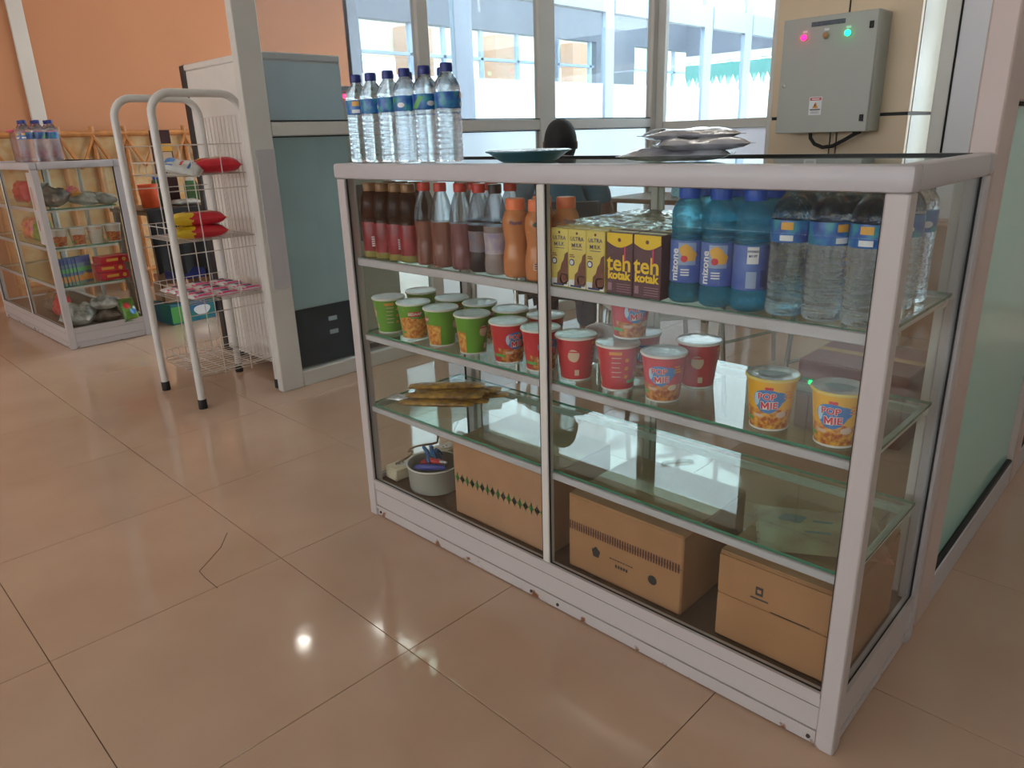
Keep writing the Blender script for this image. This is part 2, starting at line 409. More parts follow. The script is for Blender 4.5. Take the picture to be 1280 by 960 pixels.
# ---- glass front of the building beyond the booth
XA = -5.0
wa = struct('window_4')
ya = [(3.55, 3.72), (5.05, 5.33), (7.92, 8.12), (10.62, 10.87), (12.02, 12.27), (14.6, 14.85)]
M['alu_blue'] = pm('bluish_aluminium', (150, 168, 190), .4, var=.04)
for p0, p1 in ya: frame_box(wa, 'post', M['alu_blue'], XA - .08, XA, p0, p1, 0, 3.5)
for k in range(5):
    p0, p1 = ya[k][1], ya[k + 1][0]
    frame_box(wa, 'head_beam', M['alu_blue'], XA - .1, XA + .02, p0, p1, 2.74, 3.06)
    pane(wa, 'pane', M['winglass_l'], XA - .05, XA - .044, p0, p1, 1.82, 2.74)
    pane(wa, 'film', M['film'], XA - .05, XA - .044, p0, p1, .1, 1.82)
    frame_box(wa, 'bottom_rail', M['alu_blue'], XA - .08, XA, p0, p1, 0, .1)
    # pierced ornamental screen in the fanlight
    if k >= 2:
        sc = MB(); n = int((p1 - p0) / .16)
        for i in range(n):
            for j in range(2):
                c = (XA - .03, p0 + .08 + i * .16, 3.15 + j * .19)
                sc.tube([(c[0], c[1] + .075 * math.cos(t), c[2] + .085 * math.sin(t)) for t in [2 * PI * q / 10 for q in range(10)]], .014, 5, closed=True)
                sc.box(c[0] - .01, c[0] + .01, c[1] - .01, c[1] + .01, c[2] - .08, c[2] + .08)
        tag(sc.build('lattice', M['white_paint'], wa), kind='stuff')
# wall with windows across the passage
XC = -8.0
wl = struct('window_5')
def cw(y0, y1, z0, z1): MB().box(XC - .2, XC, y0, y1, z0, z1).build('wall_piece', M['grey_wall'], wl, smooth=False)
ops = [(5.9, 10.05), (10.42, 11.62), (12.95, 16)]
cw(3.2, 16, 2.88, 3.5); cw(3.2, 5.9, 0, 2.88); cw(10.05, 10.42, 0, 2.88); cw(11.62, 12.95, 0, 2.88); cw(3.2, 16, 0, .9)
for (p0, p1) in ops:
    frame_box(wl, 'transom', M['alu_blue'], XC - .12, XC - .05, p0, p1, 2.40, 2.45)
    pane(wl, 'pane', M['winglass_l'], XC - .09, XC - .085, p0, p1, .9, 2.88)
for y in (6.9, 7.6, 8.46, 9.37, 10.5, 11.5, 13.6, 14.6): frame_box(wl, 'mullion', M['alu_blue'], XC - .12, XC - .05, y - .035, y + .035, .9, 2.88)
# far end of the passage with a scalloped valance
we = struct('wall_far')
MB().box(-8, 7, 15.0, 15.1, 2.75, 3.5).build('head_wall', M['grey_wall'], we, smooth=False)
for x in (-7.9, -6.9, -6.1, -5.3, -4.2, -3.0, -1.5, 0, 2, 4, 6.8): frame_box(we, 'mullion', M['white_paint'], x, x + .12, 14.9, 15.0, 0, 2.75)
frame_box(we, 'transom', M['white_paint'], -8, 7, 14.88, 15.02, 2.6, 2.75)
pane(we, 'film', M['film'], -8, 7, 14.97, 14.975, .1, 1.9)
va = MB(); 
for i in range(40):
    x0 = -7.9 + i * .2
    va.add([(x0, 14.86, 2.55), (x0 + .2, 14.86, 2.55), (x0 + .2, 14.86, 2.3), (x0 + .1, 14.86, 2.1), (x0, 14.86, 2.3),
            (x0, 14.84, 2.55), (x0 + .2, 14.84, 2.55), (x0 + .2, 14.84, 2.3), (x0 + .1, 14.84, 2.1), (x0, 14.84, 2.3)],
           [(0, 1, 2, 3, 4), (9, 8, 7, 6, 5), (0, 5, 6, 1), (2, 7, 8, 3), (3, 8, 9, 4)])
tag(va.build('valance', pm('teal_cloth', (70, 150, 140), .8), None, smooth=False), 'teal scalloped valance hung across the far windows', 'valance')
# neighbouring building outside
nb = thing('building', 'pale yellow building with orange pillars outside the windows', 'building', (-13, 10, 0))
MB().box(-.3, 0, -8, 14, 3.0, 4.6).build('fascia', pm('pale_yellow_paint', (250, 236, 190), .8), nb, smooth=False)
for y in (-2.2, .4, 3.3, 6.4): MB().box(.05, .5, y, y + .8, 0, 3.6).build('pillar', M['orange'], nb, smooth=False)
tag(MB().box(-40, -8.2, -20, 60, -.2, -.02).build('ground_outside', pm('pale_paving', (205, 200, 190), .9), smooth=False), kind='structure')

# unseen ceiling battens added to brighten the booth and hall
M['tube'] = pm('fill_batten_tube', (255, 252, 245), .5, emit=14.0, var=0)
bt = thing('fill_batten', 'added fill batten on the ceiling over the booth', 'ceiling light', (.1, 2.1, 3.5))
MB().box(-.62, .62, -.06, .06, -.06, 0, bev=.006).build('housing', M['white_paint'], bt)
for s in (-.028, .028): MB().tube([(-.60, s, -.082), (.60, s, -.082)], .018, 12).build('tube', M['tube'], bt)
for x, y, lb in ((-2.9, -.9, 'added fill batten on the ceiling over the wire rack'), (-2.9, 2.2, 'added fill batten on the passage ceiling beside the booth'), (-1.0, -2.6, 'added fill batten on the ceiling over the hall floor'), (3.4, .4, 'added fill batten on the ceiling right of the booth')): dup(bt, (x, y, 3.5), 0, lb)
# ================================================================== GLASS COUNTERS
CW, CD, CH = 1.48, .476, 1.086
S1, S2, S3, S0 = .826, .604, .376, .116      # shelf tops and base board
def rusty(name):
    m, n, l = newmat(name); out = n.new('ShaderNodeOutputMaterial'); b = n.new('ShaderNodeBsdfPrincipled'); l.new(b.outputs[0], out.inputs[0])
    tc = n.new('ShaderNodeTexCoord'); no = n.new('ShaderNodeTexNoise'); no.inputs['Scale'].default_value = 26; no.inputs['Detail'].default_value = 8
    l.new(tc.outputs['Object'], no.inputs['Vector'])
    sp = n.new('ShaderNodeSeparateXYZ'); l.new(tc.outputs['Object'], sp.inputs[0])
    mr = n.new('ShaderNodeMapRange'); mr.inputs[1].default_value = 0; mr.inputs[2].default_value = .05; mr.inputs[3].default_value = .16; mr.inputs[4].default_value = -.12; l.new(sp.outputs['Z'], mr.inputs[0])
    ad = n.new('ShaderNodeMath'); ad.operation = 'ADD'; l.new(no.outputs['Fac'], ad.inputs[0]); l.new(mr.outputs[0], ad.inputs[1])
    r = n.new('ShaderNodeValToRGB'); e = r.color_ramp.elements; e[0].position = .70; e[0].color = (*lin((188, 181, 180)), 1); e[1].position = .77; e[1].color = (*lin((120, 74, 40)), 1)
    l.new(ad.outputs[0], r.inputs[0]); l.new(r.outputs[0], b.inputs['Base Color']); b.inputs['Roughness'].default_value = .42
    return m
M['alu_rust'] = rusty('white_aluminium_with_rust')
def make_counter():
    t = thing('display_counter', 'long glass display counter with white aluminium frame in the foreground', 'display counter', (0, 0, 0))
    p = .036
    for (x, y) in ((0, 0), (CW - p, 0), (0, CD - p), (CW - p, CD - p)):
        MB().box(x, x + p, y, y + p, 0, CH - .04, bev=.003).build('post', M['alu_rust'] if y == 0 else M['alu'], t)
    MB().box(-.004, CW + .004, -.006, .034, CH - .041, CH, bev=.008).build('top_rail', M['alu'], t)
    MB().box(-.004, CW + .004, CD - .034, CD + .004, CH - .041, CH, bev=.008).build('top_rail', M['alu'], t)
    for x in (0, CW - .038): MB().box(x - (.004 if x == 0 else -.004), x + .038 + (0 if x == 0 else .004), .034, CD - .034, CH - .041, CH, bev=.008).build('top_rail', M['alu'], t)
    # glass top on a dark bedding strip
    MB().box(.036, CW - .036, .03, CD - .03, CH - .012, CH - .004, mats=[0, 0, 1, 1, 1, 1]).build('top_pane', [M['shelf_glass'], M['edge']], t, smooth=False)
    g = MB(); g.box(.03, CW - .03, CD - .036, CD - .03, CH - .006, CH + .0006); g.build('gasket', M['gasket'], t, smooth=False)
    # ridged base boards
    def base(name, f):
        m = MB()
        for (o, z0, z1) in ((.006, .0, .024), (.001, .024, .034), (.009, .034, .036), (.004, .036, .088), (.009, .088, .091), (.003, .091, .112), (.0, .112, .124)):
            f(m, o, z0, z1)
        return m.build(name, M['alu_rust'], t, smooth=False)
    base('base_board', lambda m, o, a, b: m.box(p, CW - p, o, .02, a + .004, b + .004))
    base('base_board', lambda m, o, a, b: m.box(p, CW - p, CD - .02, CD - o, a + .004, b + .004))
    base('base_board', lambda m, o, a, b: m.box(CW - .02, CW - o, p, CD - p, a + .004, b + .004))
    base('base_board', lambda m, o, a, b: m.box(o, .02, p, CD - p, a + .004, b + .004))
    sc = pm('screw_head', (60, 50, 42), .5, var=0)
    for x in (.05, .70, .79, CW - .05): MB().lathe([(.0045, 0), (.004, .0025)], 8).build('screw', sc, t, (x, .0055, .016), (PI / 2, 0, 0))
    MB().box(.02, CW - .02, .02, CD - .02, .10, S0).build('base_shelf', pm('brown_board', (98, 76, 62), .55, var=.12, scale=9), t, smooth=False)
    # front: two panes and a middle post
    mx = .755
    MB().box(mx - .011, mx + .011, .004, .026, .124, CH - .041, bev=.002).build('middle_post', M['alu2'], t)
    for (x0, x1) in ((p, mx - .011), (mx + .011, CW - p)):
        MB().box(x0, x1, .010, .015, .124, CH - .041).build('front_pane', M['glass'], t, smooth=False)
        for q in ((x0, x0 + .003, .007, .010, .124, CH - .041), (x1 - .003, x1, .007, .010, .124, CH - .041), (x0, x1, .007, .010, .124, .130)):
            MB().box(*q).build('gasket', M['gasket'], t, smooth=False)
    # ends
    for x in (.010, CW - .015):
        MB().box(x, x + .005, p, CD - p, .124, CH - .041).build('end_pane', M['glass'], t, smooth=False)
        gx = x - .003 if x < .1 else x + .005
        for q in ((gx, gx + .003, CD - p - .006, CD - p, .124, CH - .041), (gx, gx + .003, p, CD - p, .124, .129)):
            MB().box(*q).build('gasket', M['gasket'], t, smooth=False)
    # rear sliding doors
    for (x0, x1, y) in ((p, .77, CD - .016), (.74, CW - p, CD - .024)):
        d = MB().box(x0, x1, y, y + .005, .124, CH - .041).build('sliding_door', M['glass'], t, smooth=False)
        for q in (x0, x1 - .018): MB().box(q, q + .018, y - .002, y + .007, .124, CH - .041).build('door_stile', M['alu2'], d, smooth=False)
    # glass shelves on white bearers
    for (z, yb) in ((S1, .42), (S2, .40), (S3, .40)):
        s = MB().box(.02, CW - .02, .030, yb, z - .006, z, mats=[0, 0, 1, 1, 1, 1]).build('shelf', [M['shelf_glass'], M['edge']], t, smooth=False)
        MB().box(.02, CW - .02, .020, .030, z - .022, z - .001 if z == S1 else z - .005, bev=.002).build('shelf_bearer', M['alu'], s)
        MB().box(.02, CW - .02, yb - .03, yb - .018, z - .024, z - .006, bev=.002).build('shelf_bearer', M['alu2'], s)
        for x in (.022, CW - .036): MB().box(x, x + .012, .03, yb - .03, z - .020, z - .006, bev=.002).build('shelf_bracket', M['alu2'], s)
    return t
counter = make_counter()
counter2 = dup(counter, (-3.06 - CW, .02, 0), 0, 'glass display counter of snacks against the orange wall at the left edge')

# ================================================================== BOTTLES
def smoothp(pts, n=3):
    """round a lathe profile with Catmull-Rom"""
    out = []
    for i in range(len(pts) - 1):
        p0 = pts[max(i - 1, 0)]; p1 = pts[i]; p2 = pts[i + 1]; p3 = pts[min(i + 2, len(pts) - 1)]
        for k in range(n):
            t = k / n
            out.append(tuple(.5 * ((2 * p1[a]) + (-p0[a] + p2[a]) * t + (2 * p0[a] - 5 * p1[a] + 4 * p2[a] - p3[a]) * t * t + (-p0[a] + 3 * p1[a] - 3 * p2[a] + p3[a]) * t ** 3) for a in (0, 1)))
    return out + [pts[-1]]
M['pet'] = liquid('clear_water_bottle', (.97, .985, 1.0), 1.31, .3)
M['capblue'] = pm('navy_cap', (34, 52, 128), .4, var=.03)
def water_label():
    m, n, l = newmat('blue_water_label'); out = n.new('ShaderNodeOutputMaterial'); b = n.new('ShaderNodeBsdfPrincipled'); l.new(b.outputs[0], out.inputs[0])
    tc = n.new('ShaderNodeTexCoord'); wv = n.new('ShaderNodeTexNoise'); wv.inputs['Scale'].default_value = 32; l.new(tc.outputs['Object'], wv.inputs['Vector'])
    r = n.new('ShaderNodeValToRGB'); e = r.color_ramp.elements
    e[0].position = .40; e[0].color = (*lin((28, 74, 150)), 1); e[1].position = .62; e[1].color = (*lin((60, 150, 165)), 1)
    q = e.new(.5); q.color = (*lin((40, 104, 180)), 1)
    l.new(wv.outputs['Fac'], r.inputs[0]); l.new(r.outputs[0], b.inputs['Base Color']); b.inputs['Roughness'].default_value = .3
    return m
M['wlabel'] = water_label()
M['labwhite'] = pm('label_white', (225, 228, 232), .4, var=0)
M['labyel'] = pm('label_yellow', (226, 170, 70), .4, var=0)
M['labgreen'] = pm('label_green', (90, 170, 90), .4, var=0)
M['navy'] = pm('label_navy', (30, 46, 110), .4, var=0)
def water_bottle(name, label, h=.226, r=.0325):
    t = thing(name, label, 'bottle'); s = h / .226; q = r / .0325
    prof = [(.024, 0), (.030, .003), (.0325, .010)]
    z = .016
    while z < .112:
        prof += [(.0325, z), (.0308, z + .006)]; z += .0125
    prof += [(.0325, .118), (.0318, .124), (.0318, .160), (.0325, .166), (.0310, .176), (.0255, .188), (.0180, .198), (.0130, .205), (.0125, .212)]
    pr = [(a * q, b * s) for a, b in prof]
    MB().lathe(smoothp(pr, 2), 24).build('bottle_body', M['pet'], t)
    lb = MB().lathe([(.0324 * q, .125 * s), (.0326 * q, .126 * s), (.0326 * q, .160 * s), (.0324 * q, .161 * s)], 24, cap0=False, cap1=False).build('label', M['wlabel'], t)
    d = MB(); rf = lambda z: .0326 * q
    wrap(d, rect(-.010, .010, .146 * s - .143 * s, .158 * s - .143 * s), rf, .143 * s, .0004, m=0)
    wrap(d, rect(-.011, .011, .128 * s - .143 * s, .137 * s - .143 * s), rf, .143 * s, .0004, m=1)
    wrap(d, ell(.010, .006, 16), rf, .1385 * s, .0005, th0=PI / 2, m=1)
    wrap(d, poly((-.02, -.016), (0, -.016), (.018, .012), (.006, .012)), rf, .143 * s, .0004, th0=PI * .15, m=2)
    tag(d.build('label_print', [M['labyel'], M['labwhite'], M['labgreen']], lb, smooth=False), kind='stuff')
    cp = []
    MB().lathe([(.0148 * q, .206 * s), (.0152 * q, .208 * s), (.0152 * q, .222 * s), (.0140 * q, .226 * s)], 18).build('cap', M['capblue'], t)
    return t
T = CH + .001
ORD = ('leftmost', 'second from the left', 'third from the left', 'fourth from the left', 'fifth from the left', 'rightmost')
wb = water_bottle('water_bottle', 'leftmost of the clear water bottles on the counter top, with yellow mark on its label')
tops = [454, 472, 493, 513, 537, 564]
ROT = [.75, 1.9, 2.6, 3.6, 4.4, 2.2]
for i, px in enumerate(tops):
    x = hit(px, 203, 1, .075).x; 
    lab = 'front-row clear water bottle on the counter top, ' + ORD[i]
    if i == 0: wb.location = (x, .075, T); wb.rotation_euler = (0, 0, ROT[0]); wb['label'] = lab; wb['group'] = 'water bottles on the counter top'
    else: dup(wb, (x, .075, T), ROT[i], lab, 'water bottles on the counter top')
    if i in (2, 3, 4): dup(wb, (x - .015, .15, T), ROT[i] + 1, 'second-row water bottle on the counter top, cap showing behind the ' + {2: 'third', 3: 'fourth', 4: 'fifth'}[i] + ' front bottle', 'water bottles on the counter top')
# water bottles inside, upper shelf right end (two deep)
ab = water_bottle('water_bottle', 'x', .235, .0335)
k = 0
for row, yy in enumerate((.072, .150, .228, .306)):
    for i, px in enumerate((969, 1021, 1074)):
        x = (1.2765, 1.343, 1.4095)[i]
        if row == 0: lab = 'blue-labelled clear water bottle at the shelf front, ' + ('beside the blue sports drinks', 'in the middle of the three', 'against the right end of the counter')[i]
        else: lab = 'clear water bottle in the ' + ('second', 'third', 'rear')[row - 1] + ' row inside the counter right end, ' + ('left', 'middle', 'right')[i]
        rz = R.uniform(0, 6.28) if row else (.2, 1.0, .1)[i]
        if k == 0: ab.location = (x, yy, S1); ab.rotation_euler = (0, 0, rz); ab['label'] = lab; ab['group'] = 'water bottles inside the counter'
        else: dup(ab, (x, yy, S1), rz, lab, 'water bottles inside the counter')
        k += 1

# blue sports drinks
M['blueb'] = liquid('blue_drink_bottle', (.48, .88, 1.0), 1.33, .4, body=.2, bodycol=(70, 180, 220))
M['lab_bl'] = pm('violet_blue_label', (70, 96, 176), .4, rgb2=(92, 122, 190), scale=30)
M['lab_pale'] = pm('pale_blue_label', (150, 170, 205), .4, var=.05)
M['labred'] = pm('label_red', (205, 52, 60), .4, var=0)
M['cap_bl'] = pm('blue_cap', (36, 88, 190), .4, var=.03)
def sports(name, label):
    t = thing(name, label, 'bottle')
    pr = [(.026, 0), (.031, .004), (.033, .012), (.0325, .034), (.0315, .040), (.0315, .120), (.0325, .124), (.0300, .136), (.0320, .146), (.0300, .156), (.0318, .166), (.0290, .178), (.0240, .188), (.0185, .194), (.0180, .199)]
    MB().lathe(smoothp(pr, 2), 24).build('bottle_body', M['blueb'], t)
    lb = MB().lathe([(.0318, .040), (.0321, .041), (.0321, .119), (.0318, .120)], 24, cap0=False, cap1=False).build('label', M['lab_bl'], t)
    rf = lambda z: .0321; d = MB()
    wrap(d, rect(-.018, .016, -.006, .036), rf, .080, .0003, m=1)
    wrap(d, ell(.012, .011, cx=-.004, cy=.022, wob=.08, k=5), rf, .080, .0006, m=2)
    wrap(d, ell(.011, .011, cx=.006, cy=.012, wob=.08, k=5), rf, .080, .0007, m=2)
    wrap(d, ell(.0065, .0065, cx=-.006, cy=.006), rf, .080, .0009, m=3)
    wrap(d, shift(text2d('mizone', .021, .0006), -.0245, -.006, 1, PI / 2), rf, .080, .0009, m=4)
    wrap(d, rect(-.014, .006, -.030, -.012), rf, .080, .0003, m=0)
    for i in range(3): wrap(d, rect(-.012, .004, -.016 - i * .005, -.0135 - i * .005), rf, .080, .0008, m=4)
    # reverse side
    wrap(d, rect(-.017, .003, .008, .038), rf, .080, .0003, th0=PI * .25, m=4)
    wrap(d, shift(text2d('HYDRO', .0095, .0005), -.007, .030, .55), rf, .080, .0008, th0=PI * .25, m=5)
    wrap(d, shift(text2d('BO ST', .0095, .0005), -.007, .022, .55), rf, .080, .0008, th0=PI * .25, m=5)
    wrap(d, rect(-.017, .001, -.036, -.006), rf, .080, .0003, th0=PI * .25, m=1)
    for i in range(6): wrap(d, rect(.009 + i * .0022, .0102 + i * .0022, -.034, -.004), rf, .080, .0003, th0=PI * .25, m=5)
    tag(d.build('label_print', [M['lab_bl'], M['lab_pale'], M['labyel'], M['labred'], M['labwhite'], M['navy']], lb, smooth=False), kind='stuff')
    MB().lathe([(.0195, .196), (.020, .198), (.020, .222), (.0185, .226)], 20).build('cap', M['cap_bl'], t)
    return t
sp_ = sports('sports_drink_bottle', 'x')
k = 0
for row, yy in enumerate((.068, .142, .216)):
    for i, x in enumerate((1.0775, 1.1435, 1.2095)):
        if row == 0: lab = 'blue sports drink bottle at the shelf front, ' + ('beside the tea cartons', 'middle of three', 'white back label turned outwards')[i]
        else: lab = 'blue sports drink bottle in the ' + ('second', 'third')[row - 1] + ' row of the top shelf, ' + ('left', 'middle', 'right')[i] + ' one'
        rz = (.55, .50, -1.35)[i] + (row * .8)
        if row == 0 and i == 2: rz = .75 - 2.36
        if k == 0: sp_.location = (x, yy, S1); sp_.rotation_euler = (0, 0, rz); sp_['label'] = lab; sp_['group'] = 'blue sports drinks'
        else: dup(sp_, (x, yy, S1), rz, lab, 'blue sports drinks')
        k += 1

# red tea bottles
M['teab'] = liquid('dark_tea', (.20, .035, .03), 1.33, .1, body=.3, bodycol=(22, 6, 8))
M['tealabel'] = pm('crimson_label', (150, 34, 48), .35, rgb2=(120, 22, 38), scale=25)
M['capbrown'] = pm('bronze_cap', (140, 100, 62), .35, var=.08)
M['olive'] = pm('olive_band', (140, 130, 60), .4, var=.1)
def tea(name, label):
    t = thing(name, label, 'bottle')
    pr = [(.025, 0), (.0295, .004), (.0305, .012), (.0305, .100), (.0270, .106), (.0270, .110), (.0305, .118), (.0310, .140), (.0290, .160), (.0235, .176), (.0165, .186), (.0150, .190)]
    MB().lathe(smoothp(pr, 2), 22).build('bottle_body', M['teab'], t)
    lb = MB().lathe([(.0309, .016), (.0312, .017), (.0312, .099), (.0309, .100)], 22, cap0=False, cap1=False).build('label', M['tealabel'], t)
    MB().lathe([(.0300, .002), (.0313, .006), (.0314, .018), (.0311, .020)], 22, cap0=False, cap1=False).build('label_band', M['olive'], lb)
    d = MB(); rf = lambda z: .0312
    for i in range(5): wrap(d, rect(-.006, .006, .012 - i * .006, .0155 - i * .006), rf, .045, .0004, m=0)
    tag(d.build('label_print', M['labwhite'], lb, smooth=False), kind='stuff')
    MB().lathe([(.0185, .184), (.019, .186), (.019, .203), (.0175, .206)], 18).build('cap', M['capbrown'], t)
    return t
tb = tea('tea_bottle', 'x'); k = 0
for row, yy in enumerate((.066, .135)):
    for i, x in enumerate((.062, .118, .178, .232)):
        if row and i == 3: continue
        if row == 0: lab = 'front-row dark red bottled tea with brown cap, ' + ('against the left end', 'second from the left end', 'third from the left end', 'beside the red-capped bottles')[i]
        else: lab = 'dark red bottled tea in the ' + ('second', 'third')[row - 1] + ' row, ' + ('nearest the left end', 'second from the left end', 'third from the left end', 'farthest from the left end')[i]
        rz = (.9, 1.6, 1.0, 3.0)[i] + row
        if k == 0: tb.location = (x, yy, S1); tb.rotation_euler = (0, 0, rz); tb['label'] = lab; tb['group'] = 'bottled teas'
        else: dup(tb, (x, yy, S1), rz, lab, 'bottled teas')
        k += 1

# red-capped contoured bottles of brown and pale drink
M['capred'] = pm('red_cap', (205, 60, 48), .4, var=.04)
M['capblack'] = pm('black_cap', (28, 28, 34), .4, var=.04)
def contour(name, label, tint, bodyc, cap, lblc=None, bodyw=.55):
    t = thing(name, label, 'bottle')
    bm_ = liquid(name + '_liquid', tint, 1.33, .2, body=bodyw, bodycol=bodyc)
    top = liquid(name + '_neck', (.86, .88, .9), 1.2, .55)
    lo = smoothp([(.024, 0), (.0285, .004), (.0300, .012), (.0305, .030), (.0280, .055), (.0275, .070), (.0300, .095), (.0305, .115)], 2)
    hi = smoothp([(.0305, .1152), (.0290, .135), (.0240, .160), (.0175, .180), (.0135, .190), (.0130, .195)], 2)
    MB().lathe(lo, 22).build('bottle_body', bm_, t)
    MB().lathe(hi, 22).build('bottle_neck', top, t)
    if lblc:
        MB().lathe([(.0288, .050), (.0284, .060), (.0284, .070), (.0306, .092), (.0309, .100), (.0300, .1)], 22, cap0=False, cap1=False).build('label', lblc, t)
    MB().lathe([(.0160, .190), (.0165, .192), (.0165, .208), (.0150, .211)], 18).build('cap', cap, t)
    return t
c1 = contour('milk_tea_bottle', 'contoured bottle of brown milk tea with red cap, beside the dark red teas', (.72, .46, .40), (150, 96, 84), M['capred'])
c1.location = (.298, .066, S1)
G = 'red-capped contoured bottles'
c1['group'] = G
dup(c1, (.362, .066, S1), 1, 'second contoured bottle of brown milk tea with red cap on the top shelf', G)
c2 = contour('berry_milk_bottle', 'pinkish contoured bottle with red cap, third of the red-capped bottles on the top shelf', (.70, .45, .48), (152, 100, 102), M['capred'], None); c2.location = (.432, .07, S1); c2['group'] = G
c3 = contour('cola_bottle', 'dark contoured bottle with red cap behind the front row', (.20, .16, .18), (50, 42, 50), M['capred'], pm('grey_blue_label', (96, 104, 128), .4, rgb2=(140, 110, 90), scale=30), .5); c3.location = (.497, .072, S1); c3['group'] = G
c3['label'] = 'dark contoured bottle with red cap and grey-blue label at the front of the top shelf'
c4 = contour('yogurt_drink_bottle', 'pale contoured yoghurt drink bottle beside the orange juices on the top shelf', (.85, .80, .78), (176, 162, 160), M['capblack'], pm('pale_pink_label', (190, 176, 176), .4, rgb2=(150, 140, 170), scale=35), .6); c4.location = (.556, .068, S1)
for i, (x, y) in enumerate(((.405, .142), (.47, .142), (.535, .142))):
    dup(c3, (x, y, S1), i, 'dark red-capped bottle in the second row of the top shelf, ' + ('left', 'middle', 'right')[i] + ' of three', G)
dup(c4, (.575, .21, S1), .4, 'pale black-capped yoghurt bottle in the third row of the top shelf')
# orange juice bottles
M['oj'] = liquid('orange_juice', (.98, .66, .40), 1.33, .15, body=.6, bodycol=(240, 156, 100))
M['caporange'] = pm('orange_cap', (238, 124, 78), .4, var=.04)
def juice(name, label):
    t = thing(name, label, 'bottle')
    pr = [(.025, 0), (.030, .004), (.0315, .015), (.0318, .045), (.0275, .072), (.0270, .085), (.0305, .108), (.0312, .126), (.0290, .142), (.0235, .152), (.0205, .158)]
    MB().lathe(smoothp(pr, 2), 22).build('bottle_body', M['oj'], t)
    rf = lambda z: .0322; d = MB()
    wrap(d, shift(text2d('Florid', .0125, .0003), 0, 0), rf, .128, .0002, m=0)
    wrap(d, ell(.011, .006, cx=-.001, cy=.0), rf, .128, .0002, th0=PI / 2, m=1)
    wrap(d, rect(-.012, .012, -.012, .004), rf, .038, .0002, th0=PI / 2, m=2)
    for i in range(3): wrap(d, rect(-.009, .009, -.009 + i * .005, -.0065 + i * .005), rf, .038, .0006, th0=PI / 2, m=3)
    tag(d.build('label_print', [M['navy'], pm('dark_green_ink', (40, 70, 50), .5, var=0), pm('peach_panel', (222, 170, 130), .5, var=0), M['navy']], t, smooth=False), kind='stuff')
    MB().lathe([(.0220, .156), (.0225, .158), (.0225, .178), (.0205, .181)], 20).build('cap', M['caporange'], t)
    return t
jb = juice('orange_juice_bottle', 'orange juice bottle with lettering forward, beside the pale yoghurt drink'); jb.location = (.622, .068, S1); jb.rotation_euler = (0, 0, .75); G = 'orange juice bottles'; jb['group'] = G
dup(jb, (.694, .066, S1), .7 + PI, 'orange juice bottle with dark oval mark just left of the counter middle post', G)
dup(jb, (.64, .14, S1), 2, 'orange juice bottle in the second row behind the middle post', G)
dup(jb, (.71, .145, S1), 1, 'orange juice bottle in the second row seen just right of the middle post', G)

# ---- drink cartons
M['cart_y'] = pm('yellow_carton', (222, 200, 104), .45, var=.03)
M['cart_p'] = pm('plum_carton', (88, 54, 66), .45, var=.05)
M['cart_gold'] = pm('gold_print', (236, 196, 40), .45, var=0)
M['choc'] = pm('chocolate_print', (112, 66, 52), .45, var=.15, scale=60)
M['cart_top'] = pm('silvery_carton_top', (196, 188, 150), .3, var=.1)
M['shrink'] = glassm('shrink_wrap', (.97, .97, .97), .05, (215, 215, 210), rough=.12, ior=1.5)
M['pinkstraw'] = pm('pink_straw_print', (220, 60, 110), .5, var=0)
def milk_carton(name, label):
    t = thing(name, label, 'carton'); w_, d_, h_ = .0485, .040, .126
    MB().box(-w_ / 2, w_ / 2, -d_ / 2, d_ / 2, 0, h_, bev=.0015).build('carton_body', M['cart_y'], t)
    MB().box(-w_ / 2 + .002, w_ / 2 - .002, -.003, .003, h_, h_ + .002).build('top_fold', M['cart_top'], t, smooth=False)
    d = MB(); P_ = plane_M((0, -d_ / 2 - .0004, 0), (1, 0, 0), (0, 0, 1)); P2 = plane_M((0, -d_ / 2 - .0008, 0), (1, 0, 0), (0, 0, 1)); P3 = plane_M((0, -d_ / 2 - .0012, 0), (1, 0, 0), (0, 0, 1))
    flat(d, rect(-.0235, .0235, .002, .018), P_, 2)
    flat(d, poly((-.008, .006), (.020, .006), (.0235, .014), (.0235, .078), (.015, .072), (.012, .06), (.006, .052), (.002, .038), (-.006, .03)), P2, 1)
    flat(d, ell(.0115, .012, 24, .0118, .018), P2, 2); flat(d, ell(.0085, .009, 24, .0128, .019), P3, 1)
    flat(d, shift(text2d('ULTRA', .0125, .0001), 0, .106, .95), P2, 0); flat(d, shift(text2d('ILK', .0125, .0001), .0055, .093, .95), P2, 0); mp = [(-.5, -.5), (-.5, .5), (-.28, .5), (0, 0), (.28, .5), (.5, .5), (.5, -.5), (.27, -.5), (.27, .05), (0, -.42), (-.27, .05), (-.27, -.5)]; flat(d, ([(x * .0088 - .0098, .0926 + y * .0086) for x, y in mp], [tuple(range(12))]), P2, 0)
    flat(d, rect(-.014, .014, .084, .0852), P2, 0)
    flat(d, ell(.0075, .0075, 20, -.014, .056), P2, 0); flat(d, ell(.005, .005, 20, -.014, .056), P3, 2)
    flat(d, ell(.003, .003, 10, 0, .118), P2, 1); flat(d, rect(-.018, .012, .003, .007), P3, 3); flat(d, rect(-.02, -.006, .067, .069), P2, 1); flat(d, rect(-.02, -.009, .071, .073), P2, 1)
    tag(d.build('print', [M['navy'], M['choc'], M['labwhite'], M['navy']], t, smooth=False), kind='stuff')
    return t
